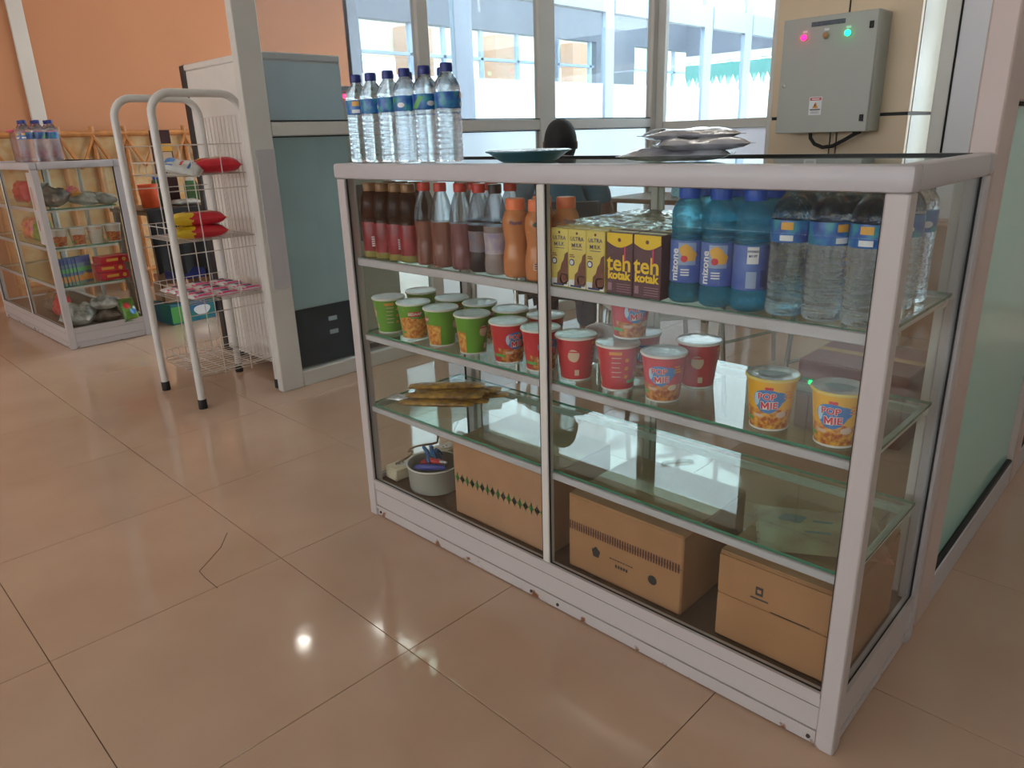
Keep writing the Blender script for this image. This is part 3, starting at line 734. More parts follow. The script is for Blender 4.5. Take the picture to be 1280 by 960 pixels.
def tea_carton(name, label):
    t = thing(name, label, 'carton'); w_, d_, h_ = .065, .040, .126
    MB().box(-w_ / 2, w_ / 2, -d_ / 2, d_ / 2, 0, h_, bev=.0015).build('carton_body', M['cart_p'], t)
    MB().box(-w_ / 2 + .002, w_ / 2 - .002, -.003, .003, h_, h_ + .002).build('top_fold', M['cart_top'], t, smooth=False)
    d = MB(); P_ = plane_M((0, -d_ / 2 - .0004, 0), (1, 0, 0), (0, 0, 1)); P2 = plane_M((0, -d_ / 2 - .0009, 0), (1, 0, 0), (0, 0, 1))
    n = 16; arc = [(-.031 + .062 * i / n, .108 - .011 * math.sin(PI * i / n)) for i in range(n + 1)]
    flat(d, (arc + [(.031, .1255), (-.031, .1255)], [tuple(range(n + 3))]), P_, 0)
    flat(d, shift(text2d('teh', .046, .0009), -.001, .064, 1.0), P_, 0)
    flat(d, shift(text2d('kotak', .0235, .001), -.001, .040, 1.02), P_, 0)
    flat(d, ell(.004, .004, 14, 0, .112), P2, 1)
    flat(d, rect(.012, .0155, .070, .100), P2, 2)
    flat(d, rect(-.028, -.018, .008, .024), P_, 3)
    for i in range(4): flat(d, rect(-.006, .028, .007 + i * .005, .0085 + i * .005), P_, 3)
    tag(d.build('print', [M['cart_gold'], M['choc'], M['pinkstraw'], pm('mauve_print', (150, 110, 124), .5, var=0)], t, smooth=False), kind='stuff')
    return t
mc = milk_carton('milk_carton', 'x'); tcn = tea_carton('tea_carton', 'x'); k = k2 = 0
ROWN = ('front', 'second', 'third', 'fourth', 'fifth', 'sixth', 'seventh', 'rear')
for row in range(8):
    yy = .052 + row * .0415
    for i in range(3):
        x = .785 + i * .0488
        lab = 'yellow chocolate milk carton, ' + ('left', 'middle', 'right')[i] + ' of the three in the ' + ROWN[row] + ' row'
        if k == 0: mc.location = (x, yy, S1); mc['label'] = lab; mc['group'] = 'chocolate milk cartons'
        else: dup(mc, (x, yy, S1), 0, lab, 'chocolate milk cartons')
        k += 1
    for i in range(2):
        x = .9435 + i * .0665
        if x > 1.05: continue
        lab = 'plum and yellow tea carton, ' + ('left', 'right')[i] + ' of the two in the ' + ROWN[row] + ' row'
        if k2 == 0: tcn.location = (x, yy, S1); tcn['label'] = lab; tcn['group'] = 'tea cartons'
        else: dup(tcn, (x, yy, S1), 0, lab, 'tea cartons')
        k2 += 1
# crinkled shrink wrap lying over the packs
def crinkle(x0, x1, y0, y1, z, amp, nx=40, ny=30, seed=3, th=.0006):
    rr = random.Random(seed); ph = [(rr.uniform(60, 260), rr.uniform(60, 260), rr.uniform(0, 6.3)) for _ in range(7)]
    v = []; f = []
    for s in (0, 1):
        for i in range(nx + 1):
            for j in range(ny + 1):
                x = x0 + (x1 - x0) * i / nx; y = y0 + (y1 - y0) * j / ny
                h = sum(abs(math.sin(a * x + b * y * .6 + c)) for a, b, c in ph) / 7
                v.append((x, y, z + amp * h - (th if s else 0)))
    o = (nx + 1) * (ny + 1); st = ny + 1
    for i in range(nx):
        for j in range(ny):
            a = i * st + j; f.append((a, a + st, a + st + 1, a + 1)); f.append((o + a, o + a + 1, o + a + st + 1, o + a + st))
    return MB().add(v, f)
tag(crinkle(.763, 1.041, .036, .372, S1 + .1285, .012).build('shrink_wrap', M['shrink']), 'crinkled clear shrink wrap lying over the drink cartons', 'plastic wrap')
# ================================================================== NOODLE CUPS
def cup_mat(name, base, noodle1, noodle2, zmax, back=False):
    m, n, l = newmat(name); out = n.new('ShaderNodeOutputMaterial'); b = n.new('ShaderNodeBsdfPrincipled'); l.new(b.outputs[0], out.inputs[0])
    tc = n.new('ShaderNodeTexCoord'); sp = n.new('ShaderNodeSeparateXYZ'); l.new(tc.outputs['Object'], sp.inputs[0])
    no = n.new('ShaderNodeTexNoise'); no.inputs['Scale'].default_value = 110; no.inputs['Detail'].default_value = 5; l.new(tc.outputs['Object'], no.inputs['Vector'])
    r = n.new('ShaderNodeValToRGB'); e = r.color_ramp.elements; e[0].position = .38; e[0].color = (*lin(noodle1), 1); e[1].position = .62; e[1].color = (*lin(noodle2), 1); l.new(no.outputs['Fac'], r.inputs[0])
    # the picture of noodles: a bowl-shaped patch on the front of the print
    big = n.new('ShaderNodeTexNoise'); big.inputs['Scale'].default_value = 28; l.new(tc.outputs['Object'], big.inputs['Vector'])
    z1 = n.new('ShaderNodeMath'); z1.operation = 'MULTIPLY_ADD'; z1.inputs[1].default_value = .022; z1.inputs[2].default_value = zmax - .011; l.new(big.outputs['Fac'], z1.inputs[0])
    lt = n.new('ShaderNodeMath'); lt.operation = 'LESS_THAN'; l.new(sp.outputs['Z'], lt.inputs[0]); l.new(z1.outputs[0], lt.inputs[1])
    fr = n.new('ShaderNodeMath'); fr.operation = 'LESS_THAN'; fr.inputs[1].default_value = -.012; l.new(sp.outputs['Y'], fr.inputs[0])
    mu = n.new('ShaderNodeMath'); mu.operation = 'MULTIPLY'; l.new(lt.outputs[0], mu.inputs[0]); l.new(fr.outputs[0], mu.inputs[1])
    mx = n.new('ShaderNodeMix'); mx.data_type = 'RGBA'; mx.inputs[6].default_value = (*lin(base), 1); l.new(mu.outputs[0], mx.inputs[0]); l.new(r.outputs[0], mx.inputs[7])
    l.new(mx.outputs[2], b.inputs['Base Color']); b.inputs['Roughness'].default_value = .35
    return m
M['foil'] = pm('foil_lid', (205, 208, 208), .28, metal=.35, var=.15, scale=30, bump=.35, bscale=60)
M['rimw'] = pm('white_rim', (228, 224, 216), .45, var=0)
M['rimy'] = pm('yellow_rim', (226, 204, 110), .45, var=0)
M['blob'] = pm('blue_blob', (62, 124, 190), .4, var=.12, scale=50)
M['blobw'] = pm('blob_shine', (170, 205, 226), .4, var=0)
M['popred'] = pm('red_letters', (208, 48, 56), .4, var=0)
M['cream'] = pm('cream_print', (214, 186, 160), .45, var=.05)
M['ornge'] = pm('orange_print', (226, 146, 60), .45, var=.05)
M['lid_print'] = pm('lid_print', (150, 170, 175), .4, var=.1)
CUPR = lambda z: .0345 + .0115 * min(max(z, 0), .1) / .1
def cup(name, label, kind):
    t = thing(name, label, 'cup noodles')
    base = dict(yellow=(232, 176, 40), red=(196, 48, 58), green=(100, 158, 52), white=(214, 200, 186))[kind]
    body = cup_mat(kind + '_cup_print', base, *dict(yellow=((176, 84, 40), (232, 176, 70), .044), red=((150, 70, 40), (214, 150, 80), .040), green=((196, 104, 50), (230, 176, 90), .062), white=((150, 60, 40), (226, 140, 80), .06))[kind])
    MB().lathe([(.033, 0), (.0345, .001), (.0350, .004), (.0460, .100), (.0463, .101)], 32, cap1=False).build('cup_body', body, t)
    MB().lathe([(.0345, -.0), (.0358, .0005), (.0362, .004), (.0356, .0045)], 32, cap0=False, cap1=False).build('base_ring', M['rimw'], t)
    MB().lathe([(.0460, .0985), (.0490, .0995), (.0495, .1025), (.0480, .1045), (.046, .1045)], 32, cap0=False, cap1=False).build('rim', M['rimy'] if kind == 'yellow' else M['rimw'], t)
    ld = MB().lathe([(.0001, .1020), (.015, .1016), (.032, .1022), (.044, .1030), (.0478, .1049)], 32, cap0=False, cap1=False).build('lid', M['foil'], t)
    if kind == 'yellow':
        d = MB(); flat(d, ell(.026, .018, 24, 0, 0, .06, 3), plane_M((0, 0, .1036), (1, 0, 0), (0, 1, 0)), 0); tag(d.build('lid_print', M['lid_print'], ld, smooth=False), kind='stuff')
    d = MB()
    if kind in ('yellow', 'red'):
        sc = 1.0 if kind == 'yellow' else .95
        wrap(d, shift(ell(.0270, .0235, 34, 0, 0, .05, 3), -.002, .001, sc), CUPR, .060, .0003, m=0)
        wrap(d, shift(ell(.0150, .0120, 20, 0, 0), .017, .008, sc), CUPR, .060, .00025, m=0)
        wrap(d, shift(ell(.005, .013, 18, 0, 0), -.0225, .003, sc), CUPR, .060, .0006, m=1)
        for k, (b_, mm, of) in enumerate(((.0011, 2, .0008), (.0004, 3, .0012))):
            wrap(d, shift(text2d('POP', .0165, b_), -.0045, .0095, 1.05, .03), CUPR, .060, of, m=mm)
            wrap(d, shift(text2d('IE', .0165, b_), .0092, -.0075, 1.12, .03), CUPR, .060, of, m=mm)
            g = .0012 if mm == 2 else .0004
            mp = [(-.5, -.5), (-.5, .5), (-.28, .5), (0, 0), (.28, .5), (.5, .5), (.5, -.5), (.27, -.5), (.27, .05), (0, -.42), (-.27, .05), (-.27, -.5)]
            if mm == 2: mp = [(-.5, -.5), (-.5, .5), (-.2, .5), (0, .15), (.2, .5), (.5, .5), (.5, -.5)]
            wrap(d, shift(([(x * (.0125 + 2 * g), y * (.0122 + 2 * g)) for x, y in mp], [tuple(range(len(mp)))]), -.0068, -.0080, 1.12, .03), CUPR, .060, of, m=mm)
        wrap(d, rect(-.0085, .0065, -.003, .0025), CUPR, .0865, .0004, m=3)
        wrap(d, ell(.010, .0065, 18), CUPR, .034, .0005, th0=-PI / 2 + .62, m=4)
        for i in range(3): wrap(d, rect(-.009, .010 - .003 * i, -.004 + i * .006, -.001 + i * .006), CUPR, .070, .0004, th0=-PI / 2 + .86, m=5)
        wrap(d, rect(-.014, .004, -.003, .003), CUPR, .030, .0005, th0=-PI / 2 - .35, m=4)
    # reverse panels
    if kind == 'green':
        wrap(d, rect(-.018, .018, -.008, .006), CUPR, .076, .0004, m=3); wrap(d, shift(text2d('SEDAAP', .014, .0006), 0, -.001, .78), CUPR, .076, .0008, m=2)
        wrap(d, rect(-.012, .012, -.003, .002), CUPR, .066, .0005, m=6)
    wrap(d, ell(.0135, .0150, 24, 0, 0, .04, 4), CUPR, .062, .0004, th0=PI * .30, m=4)
    wrap(d, rect(-.012, .012, .004, .007), CUPR, .066, .0008, th0=PI * .30, m=3)
    wrap(d, rect(-.005, .005, -.008, .006), CUPR, .022, .0005, th0=PI * .36, m=4)
    wrap(d, rect(-.012, .016, -.003, .004), CUPR, .088, .0005, th0=PI * .72, m=5)
    for i in range(5): wrap(d, rect(-.009, .012 - .002 * (i % 3), -.001, .001), CUPR, .078 - i * .011, .0005, th0=PI * .74, m=4)
    for i in range(3): wrap(d, ell(.0045, .0045, 10, 0, 0, .1, 4), CUPR, .072 - i * .019, .0006, th0=PI * .92, m=5)
    wrap(d, rect(-.02, .015, -.004, .003), CUPR, .022, .0005, th0=PI * 1.12, m=6)
    tag(d.build('label_print', [M['blob'], M['blobw'], M['rimw'], M['popred'], M['cream'], M['ornge'], M['labgreen']], t, smooth=False), kind='stuff')
    return t
def face(x, y): return math.atan2(CAM.y - y, CAM.x - x) + PI / 2
cy_ = cup('noodle_cup', 'yellow noodle cup standing left of the other yellow one', 'yellow')
y1 = (1.262, .082, S2); cy_.location = y1; cy_.rotation_euler = (0, 0, face(*y1[:2]) - .06); cy_['group'] = 'yellow noodle cups'
y2 = (1.386, .082, S2); dup(cy_, y2, face(*y2[:2]) - .15, 'yellow noodle cup nearest the right end of the counter', 'yellow noodle cups')
cr = cup('noodle_cup', 'x', 'red')
reds = [((637, 455), 0, .10, 'red noodle cup next to the green cups, left of the middle post', .55), ((671, 462), 0, .10, 'red noodle cup half hidden behind the counter middle post', .5),
        ((720, 474), 0, .10, 'red noodle cup just right of the middle post, pale panel forward', 3.4), ((772, 488), 0, .10, 'red noodle cup with text panel, right under the stacked cup', 2.4 + 1.6),
        ((829, 500), 0, .10, 'red noodle cup with its blue logo facing the front', -.05)]
def base_at(px, py, z, r=.034):
    p = hit(px, py, 2, z); d = Vector((p.x - CAM.x, p.y - CAM.y)).normalized()
    return (p.x + d.x * r, p.y + d.y * r, z)
first = True
def put_red(loc, rz, lab, rx=None):
    global first
    if first:
        cr.location = loc; cr.rotation_euler = (0, 0, rz); cr['label'] = lab; cr['group'] = 'red noodle cups'; first = False
        return cr
    return dup(cr, loc, rz, lab, 'red noodle cups', rx)
def rowcup(px, y, py=480):  # cup axis on a row of the shelf, from the column it is seen in
    return (hit(px, py, 1, y).x, y, S2)
p = rowcup(636, .083, 430); put_red(p, face(p[0], p[1]) + .5, reds[0][3])
p = rowcup(676, .083, 435); put_red(p, face(p[0], p[1]) + .5, reds[1][3])
p = rowcup(720, .083, 447); put_red((p[0], .083, S2), face(p[0], p[1]) - 2.65, reds[2][3])
r4 = rowcup(772, .086, 460); put_red(r4, face(r4[0], r4[1]) + 2.3, reds[3][3])
r5 = rowcup(829, .086, 470); put_red(r5, face(r5[0], r5[1]) - .1, reds[4][3])
p = base_at(871, 486, S2); put_red((p[0], max(p[1], .19), S2), face(p[0], p[1]) - 2.55, 'red noodle cup in the second row, rightmost of the red cups')
p6 = (p[0], max(p[1], .19))
p = (r4[0] - .012, .188, S2); put_red((p[0], .19, S2), 1, 'red noodle cup under the stacked one, behind the front row')
put_red((r4[0] - .006, .138, S2 + .1052), face(r4[0], .14) + .38, 'red noodle cup stacked on top of two others')
p = rowcup(690, .19, 430); put_red((p[0] - .02, .19, S2), 2.2, 'red noodle cup in the second row behind the middle post')
# the cup lying on its side, lid towards the camera
p = hit(752, 412, 1, .215); lay = put_red((p.x - .03, .262, S2 + .0495), 0, 'red noodle cup lying on its side with brown lid showing', (math.radians(84), 0, face(p.x, .25) - .1))
cg = cup('noodle_cup', 'x', 'green'); gi = 0
for px, py, yy, da, lab in ((487, 392, .083, 2.4, 'green noodle cup at the left end of the shelf, front row'), (518, 400, .083, .05, 'green noodle cup with lettered picture front, second from the left end'), (552, 408, .083, -1.35, 'green noodle cup third from the left end, front row'),
                            (591, 418, .083, -1.75, 'green noodle cup in front row beside the red cups'), (527, 372, .20, 2, 'green noodle cup in the second row, leftmost lid'), (565, 378, .19, 3, 'green noodle cup in the second row, second lid'),
                            (600, 388, .19, 1, 'green noodle cup in the second row, third lid'), (638, 396, .185, 4, 'green noodle cup in the second row, right behind the first red cup')):
    x = hit(px, py, 1, yy).x; rz = face(x, yy) + da
    if gi == 0: cg.location = (x, yy, S2); cg.rotation_euler = (0, 0, rz); cg['label'] = lab; cg['group'] = 'green noodle cups'
    else: dup(cg, (x, yy, S2), rz, lab, 'green noodle cups')
    gi += 1

# ================================================================== POUCHES AND PACKS
def pouch(name, label, cat, w_, h_, t_, mats, loc=(0, 0, 0), rot=(0, 0, 0), nx=14, ny=10, wrk=.12, seed=1, parts=None, tube_=False, group=None):
    """pillow pack lying flat: crimped ends, puffed middle"""
    rr = random.Random(seed); v = []; f = []
    t = thing(name, label, cat, loc, 0, group); t.rotation_euler = rot
    ph = [rr.uniform(0, 6.28) for _ in range(4)]
    for s in (1, -1):
        for i in range(nx + 1):
            for j in range(ny + 1):
                a = i / nx * 2 - 1; b = j / ny * 2 - 1
                e = max(0, 1 - abs(a) ** 4) ** .6 * max(0, 1 - abs(b) ** 3.2) ** .6
                q = 1 + wrk * (math.sin(5 * a + ph[0] + 3 * b) + math.sin(9 * b + ph[1] - 4 * a)) * .5
                z = t_ / 2 + s * (t_ / 2 * e * q if s > 0 else t_ / 2 * e) + (.0004 if s > 0 else 0)
                v.append((a * w_ / 2, b * h_ / 2 * (1 - .05 * (1 - abs(a) ** 6)), z))
    o = (nx + 1) * (ny + 1); st = ny + 1
    for i in range(nx):
        for j in range(ny):
            a = i * st + j; f.append((a, a + st, a + st + 1, a + 1)); f.append((o + a, o + a + 1, o + a + st + 1, o + a + st))
    for i in range(nx):
        for j in (0, ny):
            a = i * st + j; q = (a, a + st, o + a + st, o + a); f.append(q if j else q[::-1])
    for j in range(ny):
        for i in (0, nx):
            a = i * st + j; q = (a, a + 1, o + a + 1, o + a); f.append(q[::-1] if i else q)
    MB().add(v, f).build('wrapper', mats[0], t, angle=60)
    m = MB()
    for sx in (-1, 1):
        mm = MB(); n = 8
        for k in range(n):
            y0 = -h_ / 2 + h_ * k / n; mm.box(sx * w_ / 2 - .005, sx * w_ / 2 + .005, y0, y0 + h_ / n * .8, t_ / 2 - .0008, t_ / 2 + .0008)
        if cat != 'sachet': tag(mm.build('crimped_end', mats[0] if len(mats) < 3 else mats[2], t, smooth=False), kind='stuff')
    if len(mats) > 1:
        d = MB()
        for sh, mi in (parts or [(ell(w_ * .26, h_ * .22), 0)]):
            P = plane_M((0, 0, 0), (1, 0, 0), (0, 1, 0))
            bm = bmesh.new(); vs2 = [bm.verts.new((x, y, 0)) for x, y in sh[0]]
            for q in sh[1]: bm.faces.new([vs2[k] for k in q])
            bmesh.ops.triangulate(bm, faces=bm.faces[:]); bmesh.ops.subdivide_edges(bm, edges=bm.edges[:], cuts=2, use_grid_fill=True); bm.verts.index_update()
            def zz(x, y):
                a = x / (w_ / 2); b = y / (h_ / 2)
                e = max(0, 1 - min(1, abs(a)) ** 4) ** .6 * max(0, 1 - min(1, abs(b)) ** 3.2) ** .6
                q = 1 + wrk * (math.sin(5 * a + ph[0] + 3 * b) + math.sin(9 * b + ph[1] - 4 * a)) * .5
                return t_ / 2 + t_ / 2 * e * q + .0016
            d.add([(v_.co.x, v_.co.y, zz(v_.co.x, v_.co.y)) for v_ in bm.verts], [[q.index for q in f_.verts] for f_ in bm.faces], mi); bm.free()
        tag(d.build('print', mats[1] if isinstance(mats[1], list) else [mats[1]], t, smooth=False), kind='stuff')
    return t
# yellow snack sachets in a heap on the third shelf
M['sach'] = pm('yellow_sachet', (196, 150, 58), .4, rgb2=(122, 84, 44), scale=40, bump=.3)
M['silver'] = pm('silver_wrap', (190, 192, 192), .25, metal=.5, var=.2, scale=40, bump=.4)
M['clearplastic'] = glassm('clear_plastic', (.95, .96, .96), .12, (205, 205, 200), rough=.12, ior=1.6)
sx, sy = .20, .215
sac = None
for i, (dx, dy, dz, rz) in enumerate(((0, -.075, 0, .60), (.02, -.035, 0, .66), (-.005, .0, 0, .72), (.03, .04, 0, .74), (.01, -.05, .019, .64), (.0, -.01, .019, .70), (.015, .025, .019, .68), (-.01, -.02, .038, .73))):
    lab = 'long yellow and brown snack sachet on the third shelf, ' + ('nearest the front', 'second in the bottom layer', 'third in the bottom layer', 'rearmost in the bottom layer', 'front of the middle layer', 'centre of the middle layer', 'rear of the middle layer', 'topmost of the heap')[i]
    p = (sx + dx, sy + dy, S3 + dz)
    if not sac: sac = pouch('snack_sachet', lab, 'sachet', .235, .042, .018, [M['sach']], p, (0, 0, rz), seed=4, group='yellow snack sachets')
    else: dup(sac, p, rz, lab, 'yellow snack sachets')
pouch('silver_wrapper', 'crumpled silver wrapper lying left of the yellow sachets', 'wrapper', .07, .045, .016, [M['silver']], (.075, .10, S3), (0, 0, .4), seed=9, wrk=.5)
pouch('plastic_scrap', 'small clear plastic scrap lying on the empty third shelf', 'plastic scrap', .07, .016, .006, [M['clearplastic']], (hit(850, 577, 2, S3).x, .25, S3), (0, 0, .9), seed=5, wrk=.5)

# ---- things on the base board
M['card'] = pm('cardboard', (176, 132, 100), .75, var=.06, scale=10, bump=.08)
M['card2'] = pm('cardboard_tan', (168, 122, 84), .75, var=.06, scale=10, bump=.08)
M['card_dk'] = pm('cardboard_edge', (110, 78, 56), .8, var=.1)
M['tape'] = pm('packing_tape', (186, 142, 100), .25, var=.05)
def carton(name, label, x0, x1, y0, y1, z0, h, mat, rz=0., open_=False):
    c = ((x0 + x1) / 2, (y0 + y1) / 2); t = thing(name, label, 'carton', (c[0], c[1], z0), rz)
    a, b = (x1 - x0) / 2, (y1 - y0) / 2
    MB().box(-a, a, -b, b, 0, h, bev=.004).build('box_body', mat, t)
    for s in (-1, 1): MB().box(-a + .002, a - .002, min(s * .0012, s * b), max(s * .0012, s * b), h, h + .003, bev=.0008).build('flap', mat, t)
    MB().box(-a * .995, a * .995, -.024, .024, h + .003, h + .0036).build('tape', M['tape'], t, smooth=False)
    return t, a, b
t, a, b = carton('cardboard_box', 'pinkish cardboard box with a green and black zigzag stripe on the base board', .372, .735, .045, .30, S0, .225, M['card'])
d = MB(); P_ = plane_M((0, -b - .0006, 0), (1, 0, 0), (0, 0, 1))
gr = pm('green_ink', (70, 128, 60), .6, var=0); bk = pm('black_ink', (48, 44, 46), .6, var=0)
n = 17
for i in range(n):
    x = -a + .006 + i * (2 * a - .02) / n
    flat(d, poly((x, .115), (x + .010, .128), (x + .020, .115), (x + .010, .103)), P_, i % 2)
    flat(d, rect(x + .009, x + .0125, .100, .131), P_, 1 - i % 2)
tag(d.build('stripe', [gr, bk], t, smooth=False), kind='stuff')
t, a, b = carton('cardboard_box', 'tan cardboard box with a ladder-patterned dark stripe in the middle of the base board', .795, 1.115, .045, .33, S0, .20, M['card2'])
d = MB(); P_ = plane_M((0, -b - .0006, 0), (1, 0, 0), (0, 0, 1)); ink = pm('maroon_ink', (88, 50, 44), .6, var=0)
n = 44
for i in range(n):
    x = -a + .004 + i * (2 * a - .008) / n
    flat(d, rect(x, x + .0042, .108, .131), P_, 0)
flat(d, rect(-a, a, .118, .1195), P_, 0)
flat(d, ell(.012, .014, 14, -.075, .070, .15, 5), P_, 1)

for i in range(9): flat(d, rect(-.034 + i * .0075, -.029 + i * .0075, .070, .0735), P_, 1)
for i in range(5): flat(d, rect(-.018 + i * .0075, -.0125 + i * .0075, .052, .060), P_, 1)
flat(d, ell(.012, .012, 18, .085, .062), P_, 1)
tag(d.build('stripe', [ink, bk], t, smooth=False), kind='stuff')
t, a, b = carton('cardboard_box', 'tan cardboard box with a split front flap at the right end of the base board', 1.20, 1.452, .045, .36, S0, .205, M['card2'])
MB().box(-a + .002, a - .002, -b - .004, -b, .112, .200, bev=.001).build('front_flap', M['card2'], t)
MB().box(-a + .002, a - .02, -b - .0035, -b, .006, .108, bev=.001).build('front_flap', M['card2'], t)
MB().box(-.01, .07, -b - .0012, -b + .001, .107, .113).build('slit', M['gasket'], t, smooth=False)
d = MB(); P_ = plane_M((0, -b - .0046, 0), (1, 0, 0), (0, 0, 1)); flat(d, rect(-.042, -.026, .138, .158), P_, 0); flat(d, rect(-.052, -.014, .128, .132), P_, 0); flat(d, rect(-.038, -.030, .144, .152), plane_M((0, -b - .005, 0), (1, 0, 0), (0, 0, 1)), 1)
tag(d.build('print', [bk, M['card']], t, smooth=False), kind='stuff')
# printed bag of goods lying behind on the right box
pouch('printed_bag', 'flattened printed plastic bag lying on the right-hand cardboard box', 'bag', .24, .20, .02, [pm('peach_plastic', (196, 172, 140), .4, rgb2=(170, 120, 100), scale=14), [pm('faded_blue_ink', (110, 124, 140), .5, var=0)]], (1.33, .22, S0 + .209), (0, 0, .5), seed=12, parts=[(ell(.028, .020, 16, -.05, .03, .15, 4), 0), (rect(-.01, .03, .02, .028), 0), (rect(-.03, .02, -.03, -.022), 0)])
# extension socket with its cord
M['ivory'] = pm('ivory_plastic', (214, 200, 172), .45, var=.03)
t = thing('extension_socket', 'ivory extension socket block in the left corner of the base board', 'extension socket', (.062, .185, S0), PI / 2 - .04)
MB().box(-.135, .135, -.03, .03, 0, .042, bev=.005).build('socket_block', M['ivory'], t)
for i in range(4):
    s_ = MB().lathe([(.019, 0), (.021, .0025), (.016, .0025), (.0155, .001)], 20, cap0=False, cap1=True).build('socket_ring', M['rimw'], t, (-.09 + i * .06, 0, .042))
    for q in (-.007, .007): MB().lathe([(.0026, 0), (.0024, .0022)], 8).build('pin_hole', M['gasket'], s_, (q, 0, .0005))
tag(MB().tube([(.062 + .022 * math.sin(k * .9) + k * .003, .07 + .013 * k + .02 * math.sin(k * .7), S0 + .050 + .020 * abs(math.sin(k * .62)) + .0035 * k) for k in range(19)], .0035, 7).build('cable', pm('brown_grey_cable', (136, 108, 88), .5, var=.05)), 'looped brownish cable lying over the extension socket', 'cable')
# round tub with small tools
t = thing('tub', 'round pale metal tub with coloured scraps in the counter base', 'tub', (.195, .118, S0))
MB().lathe([(.072, 0), (.078, .002), (.082, .078), (.084, .081), (.080, .080), (.076, .006), (.0, .005)], 32, cap1=False).build('tub_wall', pm('pale_metal', (188, 186, 176), .3, metal=.3, var=.04), t)
MB().tube([(.083 * math.cos(k * PI / 16), .083 * math.sin(k * PI / 16), .079) for k in range(32)], .0025, 6, closed=True).build('rim', M['rimw'], t)
bl = pm('blue_plastic_strip', (44, 100, 150), .5, var=.1); rd = pm('red_plastic_grip', (176, 54, 62), .45, var=.08); db = pm('indigo_plastic_grip', (54, 66, 150), .45, var=.06)
for i in range(7):
    a_ = -.6 + i * .5
    tag(MB().tube([(.170 + .012 * math.cos(a_), .125 + .012 * math.sin(a_), S0 + .05), (.160 + .03 * math.cos(a_), .12 + .03 * math.sin(a_), S0 + .09 + .01 * (i % 3)), (.157 + .05 * math.cos(a_), .115 + .04 * math.sin(a_), S0 + .10 + .006 * (i % 2)), (.155 + .066 * math.cos(a_), .115 + .05 * math.sin(a_), S0 + .092)], [.006, .007, .006, .003], 6).build('plastic_strip', bl), ('first', 'second', 'third', 'fourth', 'fifth', 'sixth', 'seventh')[i] + ' blue plastic strip in the round tub, counted anticlockwise from the right', 'plastic strip', 'blue strips in the tub')
g_ = thing('pliers', 'red-handled pliers resting in the round tub', 'pliers', (.21, .105, S0))
MB().tube([(-.055, .0, .07), (-.02, .004, .086), (.02, -.01, .10), (.05, -.012, .108)], [.008, .010, .009, .007], 8).build('handle', rd, g_)
MB().tube([(.05, -.012, .108), (.075, -.012, .112)], [.006, .004], 8).build('jaw', M['silver'], g_)
tag(MB().tube([(.17, .065, S0 + .072), (.205, .068, S0 + .083), (.245, .085, S0 + .088), (.27, .1, S0 + .09)], [.008, .010, .009, .006], 8).build('screwdriver_handle', db), 'indigo tool handle resting across the round tub front', 'tool handle')

# ---- on the counter top
t = thing('plate', 'teal plate on the counter top covered with clear foil', 'plate', (hit(655, 199, 2, CH).x, hit(655, 199, 2, CH).y, CH - .003)); t.location = (.545, .20, CH - .003)
teal = pm('teal_plastic', (62, 120, 140), .35, var=.05)
MB().lathe([(.0, .0), (.065, 0), (.074, .004), (.096, .020), (.105, .023), (.105, .026), (.094, .024), (.070, .008), (.0, .005)], 36, cap0=False, cap1=False).build('dish', teal, t)
MB().lathe([(.0, .0265), (.05, .029), (.098, .0275), (.107, .0255)], 36, cap0=False, cap1=False, wob=lambda a, z: 1 + .012 * math.sin(11 * a) + .008 * math.sin(23 * a)).build('foil_cover', M['silver'], t)
M['bagfilm'] = pm('grey_plastic_film', (172, 172, 178), .18, var=.2, scale=25, bump=.6, bscale=35, coat=.5)
for i, (x, y, z, w_, h_, rz, th) in enumerate(((.965, .20, 0, .22, .16, .45, .026), (1.02, .20, .020, .18, .14, .62, .026), (.985, .21, .040, .19, .13, .70, .022))):
    pouch('packaged_napkins', ('lowest plastic-wrapped grey pack in the pile on the counter top', 'middle plastic-wrapped grey pack in the pile on the counter top', 'topmost plastic-wrapped grey pack of the pile on the counter top')[i], 'wrapped pack', w_, h_, th, [M['bagfilm'], pm('dark_grey_patch', (88, 90, 96), .4, var=.2)], (x, y, CH - .003 + z), (0, 0, rz), seed=20 + i, wrk=.35, parts=[(shift(ell(.03, .02, 14, 0, 0, .2, 3), .02 - .05 * i, -.02), 0)], group='wrapped packs on the counter top')  # dark oval patch on the film of each pack
# ================================================================== WIRE STAND
M['enamel'] = pm('white_enamel', (212, 210, 206), .35, var=.02)
M['wire'] = pm('cream_wire', (206, 198, 190), .4, var=.02)
SX0, SX1, SY0, SY1 = -1.825, -1.412, .085, .470
st = thing('wire_rack', 'white tubular wire rack with four basket shelves beside the glass partition', 'rack', (0, 0, 0))
for x in (SX0, SX1):
    ht = 1.355; r = .085; pts = [(x, SY0, .03), (x, SY0, ht - r)]
    pts += [(x, SY0 + r - r * math.cos(t), ht - r + r * math.sin(t)) for t in [PI / 2 * k / 7 for k in range(1, 8)]]
    pts += [(x, SY1 - r + r * math.sin(t), ht - r + r * math.cos(t)) for t in [PI / 2 * k / 7 for k in range(0, 8)]]
    pts += [(x, SY1, .03)]
    MB().tube(pts, .0165, 12).build('hoop', M['enamel'], st)
    for y in (SY0, SY1): MB().lathe([(.019, 0), (.020, .004), (.0195, .042), (.0185, .045)], 14).build('rubber_foot', M['gasket'], st, (x, y, 0))
def wires(name, segs, r=.0022, kind='stuff', parent=st):
    m = MB()
    for a, b in segs: m.tube([a, b], r, 5)
    o = m.build(name, M['wire'], parent); 
    if kind: o['kind'] = kind
    return o
